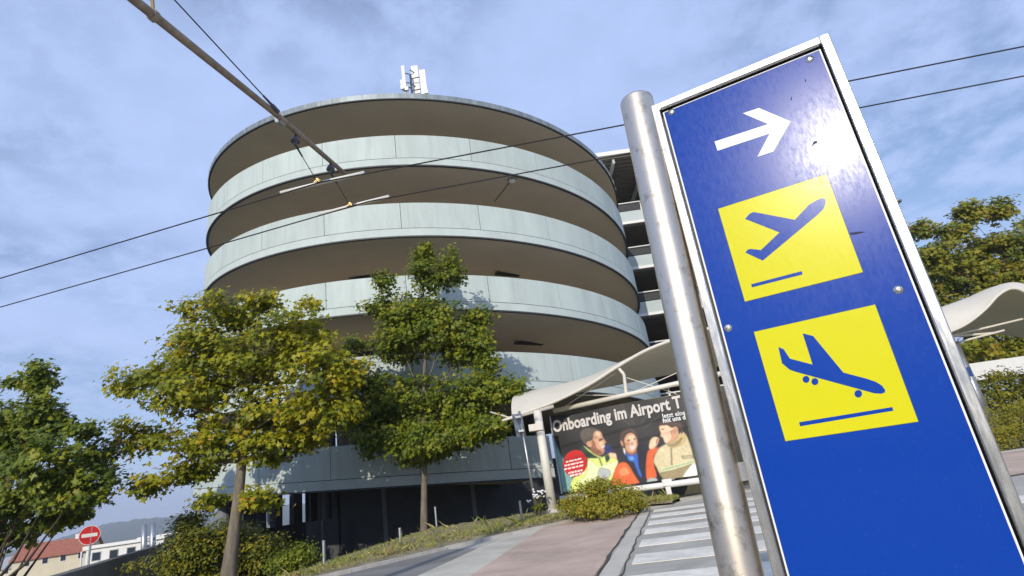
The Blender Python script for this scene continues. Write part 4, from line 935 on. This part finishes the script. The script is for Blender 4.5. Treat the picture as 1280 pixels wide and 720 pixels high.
shr(320, 710, 17.4, [(320, 686, 36, 24), (300, 670, 24, 18), (345, 702, 34, 18), (310, 712, 40, 22), (285, 690, 30, 26)], 'dark shrub behind the thick maple trunk below the ramp', 13000, 32, LM_shrub, .10)
shr(370, 700, 12.6, [(372, 690, 12, 11), (355, 703, 18, 11), (384, 698, 10, 8)], 'small bright green shrub on the verge beside the dark ramp base', 1800, 33, LM_green, .07)
q = P2(180, 705, 12.0)
bush('shrub', 'pale sprig growing in front of the grey retaining wall', 'shrub', (q[0], q[1], tz(q[0], q[1])), px_ells([(166, 706, 9, 12), (172, 712, 12, 10)], 12.0, 8, .1), 260, .07, LM_bush, 34, 'shrubs below the ramp', spread=.07)
# hedge on the right, as a long clipped volume
hx = [(9.2+1.15*i, 17.2-.02*i, .62) for i in range(16)]
hb = empty('hedge', (12, 17.2, -.03), 'clipped yellow-green hedge along the pavement below the arched canopy', 'hedge')
rs = random.Random(4)
for (x, y, z) in hx[::2]: MB().tube([(x, y, -.1), (x+.05, y, .9)], [.02, .008], 5).build('stem', M_bark2, hb)
crown(hb, [(np.array([x, y, z]), .85, .66+.08*rs.random(), .75) for x, y, z in hx]+[(np.array([x, y-.2, .3]), .85, .4, .65) for x, y, z in hx], 42000, .07, LM_bush, 41, OVAL, False, 14, .09, 'foliage', .6, .3)
hb2 = empty('hedge', (14.5, 25, -.03), 'darker hedge row beyond the grey canopy column', 'hedge')
MB().tube([(14.5, 25, -.1), (14.5, 25, .9)], [.03, .01], 5).build('stem', M_bark2, hb2)
crown(hb2, [(np.array([11+1.4*i, 24, 1.3]), 1.2, 1.45, .9) for i in range(13)], 42000, .15, LM_shrub, 42, OVAL, False, 14, .14, 'foliage', .6, .3)

# verge grass and weeds
rsn = np.random.RandomState(17); n = 52000
ii = rsn.randint(0, nA-1, n); tt = rsn.rand(n)**.9*.80+.03; fr = rsn.rand(n)[:, None]
Pg = (A_[ii]*(1-fr)+A_[ii+1]*fr)*(1-tt[:, None])+(B_[ii]*(1-fr)+B_[ii+1]*fr)*tt[:, None]
patch = .5+.5*np.sin(Pg[:, 0]*2.1+1.3*np.sin(Pg[:, 1]*1.7))*np.sin(Pg[:, 1]*2.6)
keep = (rsn.rand(n) < .6+.4*patch) & (rsn.rand(n) < np.clip(tt*6, .12, 1)); Pg = Pg[keep]; tt = tt[keep]; n = len(Pg)
hg = (.035+.085*rsn.rand(n)**2)*np.where(rsn.rand(n) < .012, 2.6, 1); az_ = rsn.rand(n)*2*PI; wd = .004+.005*rsn.rand(n)
b0 = np.stack([Pg[:, 0], Pg[:, 1], np.full(n, .07)+drop(Pg[:, 0], Pg[:, 1])], -1); sdv = np.stack([np.cos(az_), np.sin(az_), 0*az_], -1)*wd[:, None]; ln = np.stack([rsn.randn(n)*.35, rsn.randn(n)*.35, np.ones(n)], -1)
V = np.stack([b0-sdv, b0+sdv, b0+ln*hg[:, None]*.6+sdv*.6, b0+ln*hg[:, None]*np.array([1.5, 1.5, 1])], 1).reshape(-1, 3)
F = (np.arange(n)[:, None, None]*4+np.array([[0, 1, 2], [0, 2, 3]])[None]).reshape(-1, 3)
g_ = put_me('grass', mesh_np('grass', V, F, np.repeat(rsn.rand(n), 2)), LM_grass); stuff(g_); tag(g_, 'dry yellow-green grass growing along the verge', 'grass')
# fallen leaves on the verge
n = 420; ii = rsn.randint(0, nA-1, n); tt = rsn.rand(n)**2*.6-.02; Pl = A_[ii]*(1-tt[:, None])+B_[ii]*tt[:, None]+rsn.randn(n, 2)*.05
V, F, k = orient_quads(np.stack([Pl[:, 0], Pl[:, 1], np.full(n, .135)+drop(Pl[:, 0], Pl[:, 1])], -1), np.array([0, 0, 1.])+rsn.randn(n, 3)*.3, .07+.05*rsn.rand(n), rsn, MAPLE, True)
LM_dry = leafmat('dry_leaves', [(0, (.20, .12, .05)), (1, (.42, .30, .12))], .1)
fl = put_me('fallen_leaves', mesh_np('fallen_leaves', V, F, np.repeat(rsn.rand(n), k)), LM_dry); stuff(fl); tag(fl, 'dry fallen leaves scattered on the verge', 'leaves')
# flowering weed by the sign post
fw_ = G(674, 648, .08); fl2 = empty('flowering_weed', fw_, 'spindly weed with small white flowers beside the leaning post', 'plant')
rs = random.Random(9); 
for k in range(9):
    t_ = P2(rs.uniform(660, 680), rs.uniform(612, 632), fw_[1]); MB().tube([fw_, (fw_+t_)/2+(0, 0, .05), t_], .006, 5).build('stem', M_bark2, fl2)
    for _ in range(3): MB().lathe(t_+np.array([rs.uniform(-.05, .05), rs.uniform(-.05, .05), rs.uniform(-.03, .05)]), (rs.uniform(-.4, .4), -.6, .8), [(0, .006), (.008, .028), (.012, .02)], 8).build('flower', M_white, fl2)
crown(fl2, [(fw_+np.array([0, 0, .25]), .12, .25)], 160, .06, LM_green, 50, OVAL, False, 8, .05, 'foliage')

# ------------------------------------------------------------------ street furniture
# leaning post with flag plate seen edge-on
pb_ = G(672, 648, .06); Yp = pb_[1]
po = empty('sign_post', pb_, 'thin leaning galvanised post with a small plate seen edge-on beside the canopy column', 'post')
pt_ = P2(649, 514, Yp); MB().tube([pb_-(0, 0, .1), pt_], .032, 12).build('pole', M_steelg, po, smooth=True)
pA_, pB2 = P2(646, 517, Yp-.05), P2(652, 546, Yp-.05); dd = pA_-pB2
MB().box(pB2+(-.12, 0, 0), (.24, .16, 0), (-.012, .02, 0), dd).build('plate', M_steelg, po)
MB().box(pB2+dd*.2+(-.05, -.05, 0), (.14, .0, 0), (0, .12, 0), (0, 0, .05)).build('clamp', M_steelg, po); MB().box(pB2+dd*.8+(-.06, -.05, 0), (.14, .0, 0), (0, .12, 0), (0, 0, .05)).build('clamp', M_steelg, po)
# stakes on the edge of the verge
for (x, y0, y1, lab) in [(405, 700, 677, 'short grey stake standing in the verge beside the small green shrub'), (501, 683, 661, 'short grey stake on the verge between the small shrub and the pointed maple'), (547, 676, 634, 'thin tall stake standing just behind the pointed maple trunk'), (653, 653, 627, 'short grey stake beside the leaning post')]:
    b = G(x, y0, .08) if y1 != 634 else P2(547, 672, 16.0); t_ = P2(x-2, y1, b[1]); s_ = empty('stake', b, lab, 'stake', 'stakes along the verge')
    MB().tube([b-(0, 0, .15), np.array([b[0], b[1], t_[2]])], .028, 10).build('post', M_steelg, s_); MB().lathe((b[0], b[1], t_[2]), (0, 0, 1), [(0, .031), (.015, .031), (.02, .02)], 10).build('cap', M_steelg, s_)
# no entry sign
Yn = 22.0; nc = P2(112, 669, Yn); nb = np.array([nc[0]+.03, nc[1]+.05, tz(nc[0], nc[1])])
ne = empty('no_entry_sign', nb, 'round red no entry sign with a white bar on a grey post', 'sign')
MB().tube([nb-(0, 0, .2), np.array([nb[0], nb[1], nc[2]+.3])], .038, 12).build('post', M_steelg, ne, smooth=True)
fdir = np.array([.55, -.83, 0]); fdir = np.array([EYE[0]-nc[0]-5, EYE[1]-nc[1], 0]); fdir /= np.linalg.norm(fdir); ft = np.array([-fdir[1], fdir[0], 0])
rn = .335; dsc = MB().lathe(nc-fdir*.01, fdir, [(0, rn), (.012, rn)], 36).build('disc', M_white, ne); MB().lathe(nc+fdir*.0015, fdir, [(0, rn-.018), (.003, rn-.018)], 36).build('red_face', M_traffred, dsc)
MB().box(nc+fdir*.005-ft*rn*.72-SZ*.06, ft*rn*1.44, fdir*.003, SZ*.12).build('white_bar', M_white, dsc)
# street lamp far right
Yl = 30.0; lc = P2(1118, 253, Yl); lb = np.array([lc[0]+.12, lc[1], -.03])
sl = empty('street_lamp', lb, 'grey street lamp with a flat round head peeping above the sign edge', 'street lamp')
MB().tube([lb, lc+(.12, 0, -.1)], [.11, .06], 12).build('pole', M_steelg, sl, smooth=True); MB().lathe(lc+(.1, 0, -.12), (0, 0, 1), [(0, .08), (.05, .26), (.16, .30), (.24, .2), (.27, .05)], 20).build('lamp_head', M_steelg, sl, smooth=True)
# retaining wall on the left
A0, A1 = P2(60, 724, 9.3), P2(216, 676, 33.0); zt_ = (A0[2]+A1[2])/2
rw = empty('retaining_wall', (A0[0], A0[1], tz(A0[0], A0[1])), 'plain grey concrete retaining wall running below the no entry sign', 'wall')
A0 = np.array([A0[0], A0[1], 0]); A1 = np.array([A1[0], A1[1], 0]); wd_ = A1-A0; Lw = np.linalg.norm(wd_); wd_ /= Lw; wn = np.array([wd_[1], -wd_[0], 0]); A0 = A0-wd_*6; Lw += 6
k = 0; s_ = 0
while s_ < Lw:
    z0 = P2(60, 724, 9.3)[2]; z1 = P2(216, 676, 33.0)[2]; ztp = z0+(z1-z0)*np.clip((s_-6)/(Lw-6), 0, 1)
    MB().box(A0+wd_*(s_+.008)+SZ*-6, wd_*2.984, -wn*.28, SZ*(6+ztp)).build('wall_panel', M_wall, rw); s_ += 3.0

# ------------------------------------------------------------------ distant buildings and hill
def gable(name, label, px_, Y, W, D_, hw, hr, wallm, roofm, yaw=0., wins=4, zb=None):
    c = P2(*px_, Y); cz = zb if zb is not None else c[2]; t = empty(name, (c[0], c[1], cz), label, 'house')
    u = np.array([math.cos(yaw), math.sin(yaw), 0]); v = np.array([-math.sin(yaw), math.cos(yaw), 0]); o0 = np.array([c[0], c[1], cz])-u*W/2
    MB().box(o0-SZ*3, u*W, v*D_, SZ*(hw+3)).build('wall', wallm, t)
    for g in (0, 1):
        p = o0+u*W*g; s = (1 if g else -1)
        MB().prism([p+SZ*hw, p+v*D_+SZ*hw, p+v*D_/2+SZ*(hr-.1)], -s*u*.2).build('gable', wallm, t)
    e = .5
    for sgn in (0, 1):
        a0 = o0-u*e+(v*-e if sgn == 0 else v*(D_+e))+SZ*(hw-.25); a1 = o0-u*e+v*D_/2+SZ*hr
        MB().box(a0, u*(W+2*e), a1-a0, SZ*.22+(v*.002 if sgn else v*-.002)).build('roof', roofm, t)
    for k in range(wins):
        q = o0+u*W*(k+.6)/(wins+.2)+SZ*(hw*.45)
        wn_ = MB().box(q-v*.04, u*1.1, v*.06, SZ*1.3).build('window', M_white, t); MB().box(q-v*.07+u*.12+SZ*.12, u*.86, v*.05, SZ*1.06).build('pane', M_glass, wn_)
    ch = o0+u*W*.7+v*D_*.45+SZ*hr; MB().box(ch-SZ*.8, u*.7, v*.7, SZ*1.7).build('chimney', M_white, t)
    return t
gable('house', 'cream house with a red tiled roof in the distance below the dark maple', (62, 712), 120, 12.5, 9, 2.6, 5.2, M_plaster, M_roofred, rad(22), 4)
gable('house', 'low grey-roofed house left of the red-roofed house in the distance', (22, 722), 140, 10, 8, 2.4, 4.6, M_plaster, M_greyroof, rad(10), 3)
def block(label, px_, Y, W, D_, h, wallm, roofm, yaw, rows, cols):
    c = P2(*px_, Y); t = empty('house', c, label, 'building'); u = np.array([math.cos(yaw), math.sin(yaw), 0]); v = np.array([-math.sin(yaw), math.cos(yaw), 0]); o0 = c-u*W/2
    MB().box(o0-SZ*4, u*W, v*D_, SZ*(h+4)).build('wall', wallm, t); MB().box(o0-u*.4-v*.4+SZ*h, u*(W+.8), v*(D_+.8), SZ*.5).build('roof', roofm, t)
    for i in range(rows):
        for j in range(cols):
            q = o0+u*W*(j+.35)/cols+SZ*(h*(i+.4)/rows); wn_ = MB().box(q-v*.04, u*1.4, v*.06, SZ*1.4).build('window', M_greyroof, t); MB().box(q-v*.07+u*.12+SZ*.12, u*1.16, v*.05, SZ*1.16).build('pane', M_glass, wn_)
    return t
block('long white building with a row of dark windows beyond the retaining wall', (160, 706), 100, 13, 9, 3.3, M_whitewall, M_whitewall, rad(12), 1, 5)
block('white flat-roofed hall rising behind the long white building', (172, 698), 150, 13, 10, 3.4, M_whitewall, M_greyroof, rad(12), 1, 5)
block('grey hall with a pale roof at the right of the white hall', (206, 690), 130, 11, 9, 3.2, M_wall, M_whitewall, rad(5), 1, 3)
# grey chimney flues
qf = P2(186, 694, 96); fl_ = empty('flue_stack', qf, 'pair of grey metal flue pipes above the long white building', 'chimney')
for dx_ in (-.7, .7): MB().tube([qf+(dx_, 0, -2), P2(186, 655, 96)+(dx_, 0, 0)], .45, 10).build('flue_pipe', M_steelg, fl_, smooth=True)
MB().tube([qf+(-.7, 0, 2.5), qf+(.7, 0, 2.5)], .12, 6).build('brace', M_steelg, fl_)
# far street lamp by the houses
qf = P2(102, 712, 70); l2 = empty('street_lamp', qf, 'small pale street lamp beside the distant red-roofed house', 'street lamp'); MB().tube([qf-(0, 0, 3), P2(102, 690, 70), P2(107, 687, 70)], .10, 8).build('pole', M_white, l2); MB().cbox(P2(109, 687, 70), .7, .3, .15).build('lamp_head', M_white, l2)
# far hill
sk = [(-700, 772), (-300, 728), (-120, 706), (0, 689), (40, 682), (75, 673), (100, 664), (128, 656), (160, 651), (190, 647), (215, 645), (260, 640), (330, 634), (450, 622), (600, 604), (900, 562), (1400, 497)]
def hill(Y, sk, name, dz=0):
    top = [P2(x, y, Y) for x, y in sk]; top = catmull(top, 6, closed=False); r_ = np.random.RandomState(2); V = []; m = 7
    for i, p in enumerate(top):
        j = (r_.rand()-.5)*5
        for k in range(m):
            t = k/(m-1); V.append((p[0]*(1-.22*t), p[1]*(1-.35*t)+(r_.rand()-.5)*20*(0 < k < m-1), (p[2]+j+dz)*(1-t)**1.3-12*t+(r_.rand()-.5)*4*(0 < k < m-1)))
    F = [(i*m+k, i*m+k+1, (i+1)*m+k+1, (i+1)*m+k) for i in range(len(top)-1) for k in range(m-1)]
    return struct(put(name, V, F, M_hill, smooth=True))
hill(1700, sk, 'hill')
# long white market roof beyond the right hedge
qr = P2(1240, 480, 29); wt = empty('white_shelter', (qr[0], qr[1], -.03), 'long white flat shelter roof on posts behind the hedge at the tree trunk', 'shelter')
w0, w1 = P2(1196, 479, 29), P2(1330, 459, 29)
MB().box((w0[0]-3, 29, w0[2]), (w1[0]-w0[0]+3, 0, 0), (0, 4, 0), (0, 0, .85)).build('roof', M_white, wt)
for x in np.arange(w0[0]-2, w1[0], 3.2): MB().tube([(x, 29.5, -.05), (x, 29.5, w0[2])], .08, 10).build('post', M_steelg, wt)
yq = P2(1246, 497, 24); ys_ = empty('yellow_post', (yq[0], yq[1], -.03), 'slim yellow post with a small bar standing behind the hedge', 'post')
yt = P2(1239, 472, 24); MB().tube([(yq[0], yq[1], -.05), yt], .035, 8).build('post', mat('yellow_paint', (.6, .42, .05), .5), ys_); MB().cbox(yt+(0.05, 0, .05), .55, .05, .07).build('bar', MATS['yellow_paint'], ys_)

# ------------------------------------------------------------------ air
hzm = bpy.data.materials.new('air'); hzm.use_nodes = True; t = hzm.node_tree; t.nodes.clear()
pv_ = t.nodes.new('ShaderNodeVolumePrincipled'); pv_.inputs['Color'].default_value = (.78, .86, 1.0, 1); pv_.inputs['Density'].default_value = .00042; pv_.inputs['Anisotropy'].default_value = 0.0
t.links.new(pv_.outputs[0], t.nodes.new('ShaderNodeOutputMaterial').inputs['Volume'])
stuff(tag(MB().box((-4200, -3200, -16), (8400, 0, 0), (0, 7400, 0), (0, 0, 260)).build('haze', hzm), 'thin bluish haze over the distant hill', 'haze'))
